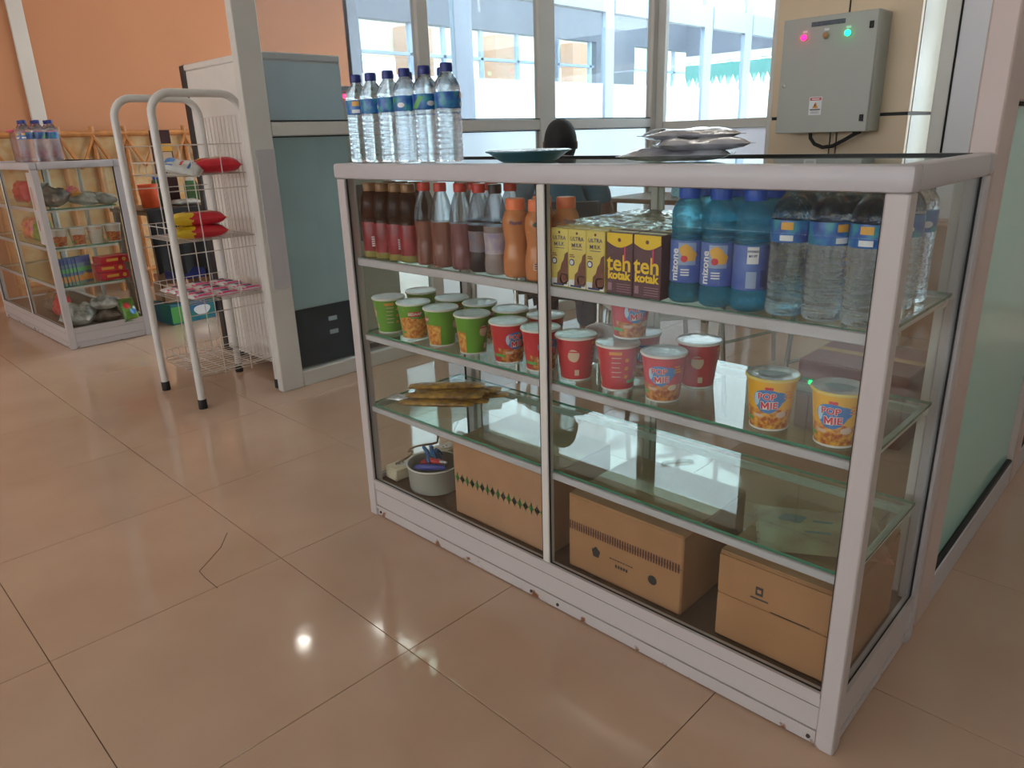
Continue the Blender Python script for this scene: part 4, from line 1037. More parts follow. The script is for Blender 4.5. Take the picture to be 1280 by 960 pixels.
# side grids and the closely barred back
for x in (SX0, SX1):
    for i, z in enumerate((1.15, .965, .70, .43, .16)): wires('side_wire', [((x, SY0, z), (x, SY1, z))], .0024, None)
    for y in (SY0 + .13, SY0 + .26): wires('side_wire', [((x, y, .13), (x, y, 1.15))], .0024, None)
for i in range(11):
    x = SX0 + .02 + i * (SX1 - SX0 - .04) / 10; wires('back_wire', [((x, SY1, .12), (x, SY1, 1.27))], .0022, None)
for z in (1.27, 1.0, .75, .5, .25): wires('back_wire', [((SX0, SY1, z), (SX1, SY1, z))], .0022, None)
TZ = (1.025, .750, .480, .145)
for z in TZ:
    segs = []
    c = [(SX0, SY0 + .03), (SX1, SY0 + .03), (SX1, SY1), (SX0, SY1)]
    for k in range(4):
        a, b = c[k], c[(k + 1) % 4]
        segs += [((*a, z), (*b, z))]
        if k != 1: segs += [((*a, z + .055), (*b, z + .055))]
    n = 11
    for k in range(n + 1):
        x = SX0 + (SX1 - SX0) * k / n; segs += [((x, SY0 + .03, z), (x, SY1, z))]
        y = SY0 + .03 + (SY1 - SY0 - .03) * k / n
        segs += [((SX0, y, z), (SX0, y, z + .055))]
        if k % 2 == 0: segs += [((SX0, y, z), (SX1, y, z))]
    wires('basket', segs, .0019)
# packs on the rack
def twotone(name, c1, c2, xs):
    m, n, l = newmat(name); out = n.new('ShaderNodeOutputMaterial'); b = n.new('ShaderNodeBsdfPrincipled'); l.new(b.outputs[0], out.inputs[0])
    tc = n.new('ShaderNodeTexCoord'); sp = n.new('ShaderNodeSeparateXYZ'); l.new(tc.outputs['Object'], sp.inputs[0])
    no = n.new('ShaderNodeTexNoise'); no.inputs['Scale'].default_value = 18; l.new(tc.outputs['Object'], no.inputs['Vector'])
    ma = n.new('ShaderNodeMath'); ma.operation = 'MULTIPLY_ADD'; ma.inputs[1].default_value = .09; l.new(no.outputs['Fac'], ma.inputs[0]); l.new(sp.outputs['X'], ma.inputs[2])
    gt = n.new('ShaderNodeMath'); gt.operation = 'GREATER_THAN'; gt.inputs[1].default_value = xs + .045; l.new(ma.outputs[0], gt.inputs[0])
    mx = n.new('ShaderNodeMix'); mx.data_type = 'RGBA'; mx.inputs[6].default_value = (*lin(c1), 1); mx.inputs[7].default_value = (*lin(c2), 1); l.new(gt.outputs[0], mx.inputs[0])
    l.new(mx.outputs[2], b.inputs['Base Color']); b.inputs['Roughness'].default_value = .3
    return m
M['biscuit'] = twotone('yellow_red_wrapper', (222, 190, 50), (196, 40, 54), -.03)
M['redpack'] = pm('red_wrapper', (196, 36, 52), .3, var=.12, scale=30, bump=.2)
M['yelpack'] = pm('yellow_wrapper', (222, 186, 44), .3, var=.1, scale=30, bump=.2)
M['whitepack'] = pm('white_wrapper', (206, 208, 206), .35, var=.08, bump=.2)
M['pinkpack'] = pm('hot_pink_print', (222, 62, 130), .4, var=.05)
ro = Vector((SX1, 0, 0))
pouch('red_snack_bag', 'puffed glossy red snack bag on the top tier of the wire rack', 'snack bag', .20, .14, .065, [M['redpack'], [M['cream'], M['labyel']]], (-1.50, .365, TZ[0] + .003), (0, 0, 1.25), seed=31, parts=[(ell(.05, .032), 0), (rect(-.085, -.06, -.03, .02), 1)])
t = pouch('white_snack_bag', 'white and blue snack bag slumped on the top tier of the wire rack', 'snack bag', .16, .11, .05, [M['whitepack'], [M['blob'], M['labred'], M['labyel']]], (-1.51, .21, TZ[0] + .01), (.35, .25, .9), seed=33, parts=[(rect(-.07, -.03, -.04, .03), 0), (rect(-.005, .005, -.03, .03), 1), (rect(.03, .04, -.04, .02), 0)])
for i in range(2):
    pouch('biscuit_pack', ('lower yellow and red biscuit pack on the second tier of the wire rack', 'upper yellow and red biscuit pack on the second tier of the wire rack')[i], 'biscuit pack', .235, .115, .058, [M['biscuit'], [M['yelpack'], M['choc'], M['cream']], M['yelpack']], (-1.49, .235, TZ[1] + .004 + i * .056), (0, 0, 1.32), seed=36 + i, parts=[(rect(-.10, -.045, -.05, .05), 0), (ell(.03, .022, 14, -.035, .0, .1, 3), 1), (rect(.01, .085, -.012, .012), 2)], group='biscuit packs')
k = 0
pk = None
for i in range(4):
    for j in range(3):
        p = (SX0 + .075 + i * .095, SY0 + .095 + j * .115, TZ[2] + .004 + .004 * ((i + j) % 2))
        lab = 'small pink and white pack on the third rack tier, ' + ('front', 'middle', 'rear')[j] + ' of the ' + ('left outer', 'left inner', 'right inner', 'right outer')[i] + ' column'
        if not pk: pk = pouch('pink_pack', lab, 'snack pack', .088, .108, .026, [M['whitepack'], [M['pinkpack'], M['navy']], M['pinkpack']], p, (0, 0, 0), seed=44, parts=[(rect(-.04, -.022, -.045, .045), 0), (rect(.022, .04, -.045, .045), 0), (ell(.016, .02), 1)], group='pink packs on the wire rack')
        else: dup(pk, p, R.uniform(-.08, .08), lab, 'pink packs on the wire rack')
# pink sauce jars leaning at the left front of the tier are part of the pile above

# ================================================================== FRIDGE BEHIND THE PARTITION
FX0, FX1, FY0, FY1, FH = -2.20, -1.425, .575, 1.02, 1.535
fr = thing('display_fridge', 'tall white fridge with black front frame standing behind the wire rack', 'fridge', ((FX0 + FX1) / 2, (FY0 + FY1) / 2, 0))
hx, hy = (FX1 - FX0) / 2, (FY1 - FY0) / 2
M['frwhite'] = pm('white_steel', (214, 210, 204), .4, var=.02)
M['frback'] = pm('grey_steel_back', (205, 222, 226), .45, var=.03, scale=3)
MB().box(-hx + .06, hx - .004, -hy, hy, .055, FH - .03, bev=.006).build('cabinet', M['frwhite'], fr)
MB().box(hx - .004, hx, -hy + .004, hy - .004, .36, FH - .04).build('back_panel', M['frback'], fr, smooth=False)
MB().box(hx - .004, hx + .002, -hy + .03, hy - .02, .06, .355).build('compressor_bay', pm('black_bay', (22, 24, 26), .6, var=.1), fr, smooth=False)
for z in (.20, .27): MB().box(hx + .002, hx + .004, .0, .05, z, z + .022).build('sticker', M['labwhite'], fr, smooth=False)
MB().box(-hx, -hx + .06, -hy - .004, hy + .004, .03, FH, bev=.006).build('door_frame', pm('black_plastic', (38, 38, 40), .4, var=.1), fr)
MB().box(-hx + .05, hx, -hy - .002, hy + .002, FH - .032, FH - .0, bev=.006).build('top_panel', M['frwhite'], fr)
for x in (-hx + .09, hx - .05):
    for y in (-hy + .05, hy - .05): MB().lathe([(.018, 0), (.018, .06)], 12).build('foot', M['gasket'], fr, (x, y, 0))
# beige dispenser further along, lit red lamp
dp = thing('water_dispenser', 'beige water dispenser with a red indicator lamp behind the glass partition', 'water dispenser', (-1.80, 1.27, 0))
MB().box(-.19, .19, -.15, .15, .03, 1.38, bev=.012).build('cabinet', pm('beige_plastic', (196, 194, 176), .45, var=.02), dp)
MB().box(-.20, .20, -.155, .155, 1.385, 1.415, bev=.006).build('lid', pm('grey_plastic', (140, 146, 150), .45, var=.03), dp)
MB().box(.191, .197, -.10, .10, .62, .92, bev=.004).build('tap_recess', pm('dark_recess', (60, 60, 62), .5), dp)
for y in (-.05, .05): MB().tube([(.197, y, .86), (.225, y, .86), (.23, y, .83)], .009, 8).build('tap', M['rimw'], dp)
MB().box(-.17, .17, -.13, .13, 0, .03).build('plinth', M['gasket'], dp, smooth=False)
redlamp = pm('red_lamp', (255, 40, 90), .4, emit=6, var=0)
MB().lathe([(.0, 0), (.011, 0), (.010, .006), (.0, .009)], 14, cap0=False, cap1=False).build('indicator_lamp', redlamp, dp, (.192, -.115, 1.365), (0, PI / 2, 0))

# ================================================================== ELECTRICAL PANEL
ep = thing('electrical_panel', 'grey electrical panel box with red and green lamps on the beige column', 'electrical panel', (-.028, 3.571, 1.107))
M['epg'] = pm('grey_panel_paint', (172, 174, 168), .42, var=.02, scale=4)
w_, h_, dep = .268, .632, .185
MB().box(-w_, w_, -dep, 0, 0, h_, bev=.004).build('housing', M['epg'], ep)
MB().box(-w_ + .002, w_ - .002, -dep - .016, -dep, .002, h_ - .002, bev=.003).build('door', M['epg'], ep)
yf = -dep - .016
MB().box(-.10, .09, yf - .003, yf, .578, .602, bev=.001).build('name_plate', pm('dark_plate', (70, 78, 90), .4, var=.3, scale=60), ep)
grn = pm('green_lamp', (20, 255, 140), .4, emit=7, var=0); redl = pm('panel_red_lamp', (255, 20, 80), .4, emit=7, var=0); amb = pm('unlit_amber_lamp', (176, 130, 90), .35)
for x, mm, nm in ((-.135, redl, 'red_indicator'), (-.01, amb, 'amber_indicator'), (.112, grn, 'green_indicator')):
    q = MB().lathe([(.018, 0), (.020, .004), (.016, .008)], 18).build('lamp_bezel', M['epg'], ep, (x, yf, .525), (PI / 2, 0, 0))
    MB().lathe([(.016, .008), (.0155, .016), (.010, .021), (.0, .022)], 18, cap0=False, cap1=False).build('lamp', mm, q)
    MB().box(x - .013, x + .013, yf - .002, yf, .550, .562).build('tag_plate', M['labwhite'], ep, smooth=False)
for z in (.555, .075): MB().box(w_ - .045, w_ - .022, yf - .006, yf, z - .018, z + .018, bev=.002).build('hinge', M['gasket'], ep)
MB().lathe([(.010, 0), (.010, .004), (.006, .006)], 14).build('lock', M['silver'], ep, (-w_ + .032, yf, .27), (PI / 2, 0, 0))
d = MB(); P0 = plane_M((-.035, yf - .001, .15), (1, 0, 0), (0, 0, 1)); P1 = plane_M((-.035, yf - .0016, .15), (1, 0, 0), (0, 0, 1)); P2 = plane_M((-.035, yf - .0022, .15), (1, 0, 0), (0, 0, 1))
sk = MB(); flat(sk, rect(-.037, .037, -.05, .05), P0); stk = sk.build('warning_sticker', M['labwhite'], ep, smooth=False)
flat(d, rect(-.033, .033, .030, .046), P1, 0); flat(d, rect(-.022, .022, .035, .041), P2, 3)
flat(d, poly((-.018, -.012), (.018, -.012), (0, .022)), P1, 1); flat(d, poly((-.003, .012), (.004, .012), (0, .002), (.004, .002), (-.003, -.009), (-.001, -.001), (-.005, -.001)), P2, 2)
flat(d, rect(-.03, .03, -.023, -.017), P1, 2)
for i in range(3): flat(d, rect(-.025, .025, -.030 - i * .006, -.0275 - i * .006), P1, 4)
tag(d.build('print', [pm('pink_red_ink', (196, 80, 84), .5, var=0), pm('amber_ink', (222, 150, 60), .5, var=0), bk, M['labwhite'], pm('grey_ink', (150, 150, 150), .5, var=0)], stk, smooth=False), kind='stuff')
MB().tube([(-.09, -.10, .01), (-.088, -.10, -.03), (-.06, -.10, -.065), (-.01, -.10, -.085), (.05, -.10, -.078), (.11, -.10, -.048), (.155, -.10, -.022), (.18, -.10, -.008)], .011, 10).build('cable', M['gasket'], ep)
MB().tube([(.165, -.10, -.012), (.20, -.10, .004)], .015, 10).build('cable_gland', M['gasket'], ep)
MB().tube([(.0, -.02, .0), (.0, -.02, -.14)], .004, 8).build('conduit', M['gasket'], ep)
MB().tube([(.03, -.0, .62), (.03, -.005, 1.2)], .004, 8).build('conduit', M['gasket'], ep)

# ================================================================== PERSON seated inside the booth
def skin_mesh(name, pts, edges, rad, mat, parent, sub=2, root=0):
    me = bpy.data.meshes.new(name); me.from_pydata(pts, edges, []); o = obj(name, me, parent)
    o.modifiers.new('s', 'SKIN'); 
    for i, r in enumerate(rad):
        sv = me.skin_vertices[0].data[i]; sv.radius = r if isinstance(r, tuple) else (r, r); sv.use_root = (i == root)
    m = o.modifiers.new('u', 'SUBSURF'); m.levels = sub; m.render_levels = sub
    dg = bpy.context.evaluated_depsgraph_get(); ne = bpy.data.meshes.new_from_object(o.evaluated_get(dg)); o.modifiers.clear(); o.data = ne; ne.name = name
    ne.materials.clear(); ne.materials.append(mat); ne.polygons.foreach_set('use_smooth', [True] * len(ne.polygons))
    return o
# local frame: +y is the way the person faces; origin on the floor under the seat
pe = thing('person', 'person in a teal shirt with short dark hair seated behind the counter', 'person', (-.56, 1.50, 0), .62)
pe.location = (-.50, 1.555, 0)
skinm = pm('brown_skin', (112, 78, 62), .55, var=.05); shirt = pm('teal_shirt', (54, 96, 116), .8, var=.08, scale=20, bump=.1); trou = pm('navy_trousers', (38, 44, 66), .85, var=.08); hair = pm('black_hair', (26, 24, 26), .7, var=.2, scale=90, bump=.4, bscale=200)
bp_ = [(0, 0, .50), (0, -.02, .66), (0, 0, .84), (0, .03, .955), (0, .045, 1.005), (0, .055, 1.04),
       (.10, 0, .485), (.11, .42, .49), (.11, .46, .10), (.11, .47, .05), (.11, .60, .035),
       (-.10, 0, .485), (-.11, .42, .49), (-.11, .46, .10), (-.11, .47, .05), (-.11, .60, .035),
       (.17, .01, .91), (.235, .0, .70), (.20, .23, .63), (.17, .28, .63),
       (-.17, .01, .91), (-.235, .0, .70), (-.20, .23, .63), (-.17, .28, .63)]
be = [(0, 1), (1, 2), (2, 3), (3, 4), (4, 5), (0, 6), (6, 7), (7, 8), (8, 9), (9, 10), (0, 11), (11, 12), (12, 13), (13, 14), (14, 15), (3, 16), (16, 17), (17, 18), (18, 19), (3, 20), (20, 21), (21, 22), (22, 23)]
br = [(.15, .11), (.145, .105), (.155, .105), (.09, .075), .052, .05, .085, .068, .045, .04, .032, .085, .068, .045, .04, .032, .06, .046, .036, .028, .06, .046, .036, .028]
body = skin_mesh('body', bp_, be, br, skinm, pe)
# head
hb = MB()
def headf(a, b):   # a azimuth, b elevation
    cb = math.cos(b) ** .78; x = .074 * cb * math.cos(a); y = .092 * cb * math.sin(a); z = .110 * math.sin(b)
    if z < 0: k = 1 - .30 * (-z / .112); x *= k; y = y * k + .012 * (-z / .112)
    f_ = math.exp(-((a - PI / 2) ** 2) / .05)
    y += .022 * f_ * math.exp(-((z + .018) / .020) ** 2) - .006 * f_ * math.exp(-((z - .012) / .014) ** 2) + .006 * f_ * math.exp(-((z + .055) / .010) ** 2)
    for s in (-1, 1):
        e = math.exp(-((a - PI / 2 - s * .38) ** 2) / .02) * math.exp(-((z - .008) / .012) ** 2); y -= .008 * e
    return (x, y, z)
n, mh = 32, 20; v = []; f = []
for j in range(mh + 1):
    for i in range(n): v.append(headf(2 * PI * i / n, -PI / 2 + PI * j / mh))
for j in range(mh):
    for i in range(n): f.append((j * n + i, j * n + (i + 1) % n, (j + 1) * n + (i + 1) % n, (j + 1) * n + i))
HZ = (0, .075, 1.095)
hb.add(v, f)
hd = hb.build('head', skinm, pe, HZ, (math.radians(-8), 0, 0), angle=80)
for s in (-1, 1):
    MB().lathe([(.0, -.006), (.014, -.005), (.019, 0), (.014, .006), (.0, .004)], 14, cap0=False, cap1=False, wob=lambda a, z: 1 + .35 * abs(math.sin(a))).build('ear', skinm, hd, (s * .076, -.005, .0), (0, s * PI / 2, 0))
    MB().lathe([(.0, -.004), (.007, 0), (.0, .004)], 10, cap0=False, cap1=False).build('eye', M['gasket'], hd, (s * .030, .078, .010), (PI / 2, 0, 0))
hv = [(x * 1.07, y * 1.07 - .002, z * 1.06 + .002) for (x, y, z) in v]
hf = [q for q in f if all((hv[i][2] > .045 or (hv[i][1] < .015 and hv[i][2] > -.055)) and not (hv[i][1] > .055 and hv[i][2] < .07) for i in q)]
MB().add(hv, hf).build('hair', hair, hd, angle=80)
# clothes
skin_mesh('shirt', [bp_[0], bp_[1], bp_[2], bp_[3], bp_[16], (.215, .005, .79), bp_[20], (-.215, .005, .79)], [(0, 1), (1, 2), (2, 3), (3, 4), (4, 5), (3, 6), (6, 7)], [(.165, .125), (.16, .12), (.172, .12), (.10, .088), .075, .066, .075, .066], shirt, pe)
skin_mesh('trousers', [bp_[0], bp_[6], bp_[7], bp_[8], bp_[11], bp_[12], bp_[13]], [(0, 1), (1, 2), (2, 3), (0, 4), (4, 5), (5, 6)], [(.155, .115), .098, .08, .062, .098, .08, .062], trou, pe)
for s in (-1, 1):
    hnd = MB()
    hnd.box(-.038, .038, .0, .085, -.014, .014, bev=.010)
    for k, (dx, ln) in enumerate(((-.029, .062), (-.010, .074), (.010, .070), (.028, .054))):
        hnd.tube([(dx, .075, 0), (dx, .075 + ln * .45, .004), (dx, .075 + ln * .8, -.008), (dx, .075 + ln, -.020)], [.0095, .009, .0082, .006], 7)
    hnd.tube([(s * -.030, .02, -.004), (s * -.052, .045, -.010), (s * -.058, .072, -.016)], [.011, .010, .007], 7)
    hnd.build('hand', skinm, pe, (s * .172, .27, .630), (-.15, 0, s * .35))
# chair
def chair(name, label, loc, rz, seatm, backm, wide=.42):
    t = thing(name, label, 'chair', loc, rz)
    MB().box(-wide / 2, wide / 2, -.20, .21, .43, .465, bev=.012).build('seat', seatm, t)
    MB().box(-wide / 2 + .01, wide / 2 - .01, -.245, -.215, .60, .86, bev=.012).build('backrest', backm, t)
    ch = M['chrome']
    for s in (-1, 1):
        x = s * (wide / 2 - .015)
        MB().tube([(x, .20, .0), (x, .16, .43), (x, .12, .44)], .011, 8).build('leg', ch, t)
        MB().tube([(x, -.23, .0), (x, -.19, .43), (x, -.21, .60), (x, -.225, .80)], .011, 8).build('leg', ch, t)
        MB().tube([(x, -.215, .16), (x, .185, .16)], .008, 8).build('stretcher', ch, t)
    return t
M['chrome'] = pm('chrome', (176, 174, 170), .2, metal=.8, var=.05)
blackseat = pm('black_vinyl', (36, 36, 40), .5, var=.05); whiteseat = pm('white_vinyl', (206, 204, 198), .45, var=.03); brownback = pm('brown_vinyl', (104, 74, 60), .5, var=.06)
chair('chair', 'dark vinyl chair under the seated person', (-.50, 1.555, 0), .62, blackseat, blackseat)
chair('chair', 'white-seated chrome chair with brown back behind the red noodle cups', (.16, 1.42, 0), 2.5, whiteseat, brownback)
chair('chair', 'chrome-legged brown chair standing in the middle of the booth', (.40, 2.08, 0), 2.9, brownback, brownback)
# maroon carton, blue gallon and carton inside the booth
mar = pm('maroon_board', (116, 52, 44), .6, var=.08)
t, a, b = carton('cardboard_box', 'dark maroon carton on the booth floor near the right partition', .72, 1.12, 1.55, 1.95, .003, .28, mar)
t, a, b = carton('cardboard_box', 'tall brown carton standing inside the booth against the rear board', .62, .95, 3.2, 3.55, .003, .62, M['card2'])
gl = thing('water_gallon', 'large blue-green water gallon standing on the booth side table', 'water gallon', (-.70, 3.1, .742))
M['gallon'] = liquid('gallon_blue', (.62, .84, .86), 1.33, .4, body=.2, bodycol=(110, 160, 160))
MB().lathe(smoothp([(.10, 0), (.125, .008), (.13, .03), (.124, .06), (.13, .09), (.124, .12), (.13, .15), (.13, .24), (.12, .28), (.08, .32), (.03, .345), (.028, .37)], 2), 28).build('bottle_body', M['gallon'], gl)
MB().lathe([(.031, .365), (.032, .367), (.032, .385), (.029, .388)], 16).build('cap', M['capblue'], gl)
tb_ = thing('side_table', 'low wooden side table carrying a water gallon in the booth corner', 'table', (-.78, 3.1, 0))
wood = pm('brown_wood', (120, 92, 68), .5, var=.12, scale=12)
MB().box(-.40, .40, -.28, .28, .71, .74, bev=.005).build('table_top', wood, tb_)
for x in (-.36, .36):
    for y in (-.24, .24): MB().box(x - .02, x + .02, y - .02, y + .02, 0, .71, bev=.003).build('leg', wood, tb_)

# ================================================================== SNACKS IN THE LEFT-HAND COUNTER
OX, OY = -3.06, .02           # right end of the far counter
cw_ = cup('noodle_cup', 'x', 'white')
for i in range(4):
    p = (OX - .085, OY + .09 + i * .1005, S2); rz = PI / 2 + (.0, .2, 2.6, -.2)[i]
    lab = 'white noodle cup in the far counter, ' + ('nearest the front', 'second from the front', 'with red square mark, third from the front', 'rearmost')[i]
    if i == 0: cw_.location = p; cw_.rotation_euler = (0, 0, rz); cw_['label'] = lab; cw_['group'] = 'white noodle cups in the far counter'
    else: dup(cw_, p, rz, lab, 'white noodle cups in the far counter')
DKP = pm('dark_clear_bag', (74, 68, 62), .25, rgb2=(140, 120, 104), scale=22, bump=.4)
CLB = pm('milky_plastic_bag', (128, 126, 120), .22, rgb2=(196, 192, 186), scale=16, bump=.5)
PKP = pm('pink_sweet_pack', (190, 60, 110), .3, rgb2=(220, 170, 60), scale=26, bump=.2)
GRP = pm('green_sweet_pack', (112, 150, 40), .3, rgb2=(60, 110, 60), scale=20, bump=.2)
for i, (dx, dy, z, w_, h_, th, mt, rot, lab) in enumerate((
        (.10, .12, S1, .16, .12, .10, DKP, (.3, 0, .4), 'dark wrapped bundle at the front of the far counter top shelf'),
        (.12, .26, S1, .17, .12, .07, CLB, (.2, .2, 1.2), 'clear snack bag in the middle of the far counter top shelf'),
        (.08, .20, S1 + .05, .10, .07, .05, PKP, (.2, 0, 1.5), 'pink and yellow sweet pack on the far counter top shelf'),
        (.10, .37, S1, .16, .10, .06, CLB, (0, .1, 1.4), 'milky plastic bag at the rear of the far counter top shelf'),
        (.12, .12, S0, .18, .14, .12, CLB, (.3, .0, .8), 'crumpled clear bag at the front of the far counter base'),
        (.12, .26, S0, .18, .13, .08, DKP, (.1, .0, 1.3), 'dark snack bag in the middle of the far counter base'),
        (.10, .26, S0 + .08, .16, .12, .07, CLB, (.1, .0, 1.1), 'shiny clear bag on top of the dark snack bag'))):
    pouch('snack_bag', lab, 'snack bag', w_, h_, th, [mt], (OX - dx, OY + dy, z + (.012 if rot[0] > .15 else .003)), rot, seed=60 + i, wrk=.4)
pouch('sweet_pack', 'green sweet pack with coloured fruit print in the far counter base', 'sweet pack', .14, .10, .06, [GRP, [M['labred'], M['blob'], M['labwhite']]], (OX - .06, OY + .37, S0 + .05), (0, 1.15, .1), seed=71, parts=[(ell(.02, .02, 12, -.02, -.015), 0), (ell(.02, .02, 12, .02, .01), 1), (ell(.012, .012, 12, .0, .025), 2)])
sh_ = None
SCH = pm('sachet_card_blue', (78, 96, 150), .35, rgb2=(120, 150, 120), scale=18)
for i in range(6):
    lab = 'upright printed sachet card in the far counter, ' + ('front of six', 'second of six', 'third of six', 'fourth of six', 'fifth of six', 'rear of six')[i]
    p = (OX - .05 - i * .006, OY + .075 + i * .022, S3)
    if not sh_:
        sh_ = thing('sachet_card', lab, 'sachet card', p, .5, 'sachet cards in the far counter')
        MB().box(-.004, .004, -.055, .055, 0, .165, bev=.0015).build('card_body', SCH, sh_)
        d = MB(); Pq = plane_M((.0046, 0, 0), (0, 1, 0), (0, 0, 1))
        flat(d, rect(-.052, .052, .125, .162), Pq, 0); flat(d, rect(-.052, .052, .075, .10), Pq, 1); flat(d, rect(-.052, .052, .02, .055), Pq, 2); flat(d, ell(.018, .016, 14, .0, .05), plane_M((.0052, 0, 0), (0, 1, 0), (0, 0, 1)), 3)
        tag(d.build('print', [pm('card_violet', (70, 76, 150), .4, var=.1), M['labgreen'], M['ornge'], M['labyel']], sh_, smooth=False), kind='stuff')
    else: dup(sh_, p, .5, lab, 'sachet cards in the far counter')
rb = None
for i, (dy, z, rz) in enumerate(((.36, 0, .05), (.35, .048, -.12), (.37, .096, .1))):
    lab = 'red and yellow biscuit box in the far counter, ' + ('bottom', 'middle', 'top')[i] + ' of the stack'
    p = (OX - .10, OY + dy - .02, S3 + z)
    if not rb:
        rb = thing('biscuit_box', lab, 'biscuit box', p, rz, 'red biscuit boxes')
        MB().box(-.055, .055, -.085, .085, 0, .046, bev=.002).build('box_body', M['redpack'], rb)
        d = MB(); Pq = plane_M((.0556, 0, 0), (0, 1, 0), (0, 0, 1)); flat(d, rect(-.05, .02, .016, .032), Pq, 0); flat(d, ell(.012, .012, 14, .055, .022), Pq, 0)
        tag(d.build('print', [M['labyel']], rb, smooth=False), kind='stuff')
    else: dup(rb, p, rz, lab, 'red biscuit boxes')
# things seen through the long front of the far counter
for i, (x, y, z, mt, lab) in enumerate(((.38, .12, S2, GRP, 'green snack bag behind the long front of the far counter'), (.62, .12, S2, PKP, 'pink snack bag behind the long front of the far counter'), (.45, .15, S0, M['redpack'], 'red snack bag in the base of the far counter front'), (.30, .14, S1, CLB, 'milky bag on the far counter upper shelf front'), (.75, .15, S1, M['redpack'], 'red bag on the far counter upper shelf front'), (.62, .15, S0, DKP, 'dark bag in the base of the far counter front'))):
    pouch('snack_bag', lab, 'snack bag', .19, .14, .07, [mt], (OX - x, OY + y, z + .07), (1.35, 0, .1), seed=80 + i, wrk=.3)
t = thing('paper_strip', 'tall white printed paper strip stuck inside the far counter front pane', 'paper strip', (OX - .15, OY + .020, 0))
MB().box(-.04, .04, -.0005, .0005, .62, 1.03).build('sheet', M['labwhite'], t, smooth=False)
d = MB(); Pq = plane_M((0, -.0012, 0), (1, 0, 0), (0, 0, 1)); flat(d, rect(-.02, .02, .82, .95), Pq, 0); flat(d, rect(-.005, .012, .70, .76), Pq, 1)
tag(d.build('print', [pm('pale_pink_ink', (214, 176, 170), .5, var=0), M['labred']], t, smooth=False), kind='stuff')

# shrink-wrapped water bottles and a lidded box on the far counter
fb = None; k = 0
for j in range(2):
    for i in range(3):
        p = (OX - .10 - j * .066, OY + .045 + i * .066 + .0, CH)
        lab = 'shrink-wrapped water bottle on the far counter, ' + ('front', 'middle', 'rear')[i] + ' of the ' + ('near', 'far')[j] + ' row'
        dup(wb, p, R.uniform(0, 6), lab, 'water bottles on the far counter')
def rbox(mb, x0, x1, y0, y1, z0, z1): mb.box(x0, x1, y0, y1, z0, z1, bev=.02)
q = MB(); q.box(OX - .215, OX - .055, OY + .008, OY + .214, CH + .001, CH + .19, bev=.02)
tag(q.build('shrink_wrap', M['shrink']), 'clear shrink wrap round the bottles on the far counter', 'plastic wrap')
t = thing('storage_box', 'translucent storage box with a hot pink lid on the far counter', 'storage box', (OX - .42, OY + .16, CH))
MB().box(-.11, .11, -.10, .10, 0, .17, bev=.012).build('box_body', glassm('milky_box_plastic', (.92, .9, .92), .30, (200, 186, 200), rough=.2), t)
MB().box(-.118, .118, -.108, .108, .17, .185, bev=.006).build('lid', pm('hot_pink_plastic', (228, 92, 140), .4), t)
for i, (x, y, mt) in enumerate(((-.05, -.03, M['cap_bl']), (.04, -.04, M['redpack']), (0, .04, M['cap_bl']), (.05, .05, M['redpack']))):
    pouch('sweet_pack', ('blue sweet pack at the left of the pink-lidded box', 'red sweet pack at the front of the pink-lidded box', 'blue sweet pack at the back of the pink-lidded box', 'red sweet pack at the back of the pink-lidded box')[i], 'sweet pack', .09, .07, .06, [mt], (OX - .42 + x, OY + .16 + y, CH + .006), (0, 0, i), seed=90 + i)

# ================================================================== STALL GOODS BETWEEN COUNTER AND FRIDGE
# bamboo screen along the orange wall
bs = thing('bamboo_screen', 'low orange-brown bamboo screen with pale cloth along the orange wall', 'screen', (-4.86, 1.2, 0))
bam = pm('bamboo', (184, 122, 66), .5, var=.15, scale=18)
MB().box(-.03, -.015, -1.0, 1.0, .1, 1.24).build('cloth', pm('cream_cloth', (206, 180, 138), .8, rgb2=(196, 150, 96), scale=14), bs, smooth=False)
MB().tube([(0, -1.0, 1.265), (0, 1.0, 1.265)], .022, 8).build('top_pole', bam, bs)
MB().tube([(0, -1.0, .15), (0, 1.0, .15)], .022, 8).build('bottom_pole', bam, bs)
for i in range(9): MB().tube([(0, -.98 + i * .245, 0), (0, -.98 + i * .245, 1.32)], .020, 8).build('upright', bam, bs)
for i in range(16): MB().tube([(.02, -.98 + i * .122, 1.00 if i % 2 else 1.24), (.02, -.98 + (i + 1) * .122, 1.24 if i % 2 else 1.00)], .013, 6).build('diagonal_slat', bam, bs)
tbl = thing('stall_table', 'black-draped table of goods seen through the wire rack', 'table', (-3.62, 1.02, 0))
blk = pm('black_cloth', (26, 26, 28), .8, var=.2, scale=12, bump=.2)
MB().box(-.34, .34, -.34, .42, .72, .75, bev=.004).build('table_top', wood, tbl)
for x in (-.31, .31):
    for y in (-.31, .39): MB().box(x - .018, x + .018, y - .018, y + .018, 0, .72).build('leg', wood, tbl, smooth=False)
cl = MB(); n = 26
v = []; f = []
for i in range(n + 1):
    y = -.345 + .77 * i / n; o_ = .015 * math.sin(i * 1.3)
    for (x, z) in ((.25, .757), (.35, .757), (.362 + o_ * .3, .70), (.37 + o_, .50), (.375 + o_ * 1.3, .34 + .02 * math.sin(i * .9))): v.append((x, y, z))
for i in range(n):
    for j in range(4): a = i * 5 + j; f.append((a, a + 5, a + 6, a + 1))
tag(cl.add(v, f).build('table_cloth', blk, None, (-3.62, 1.02, 0)), 'black cloth hanging over the front of the goods table', 'tablecloth')
TT = .758
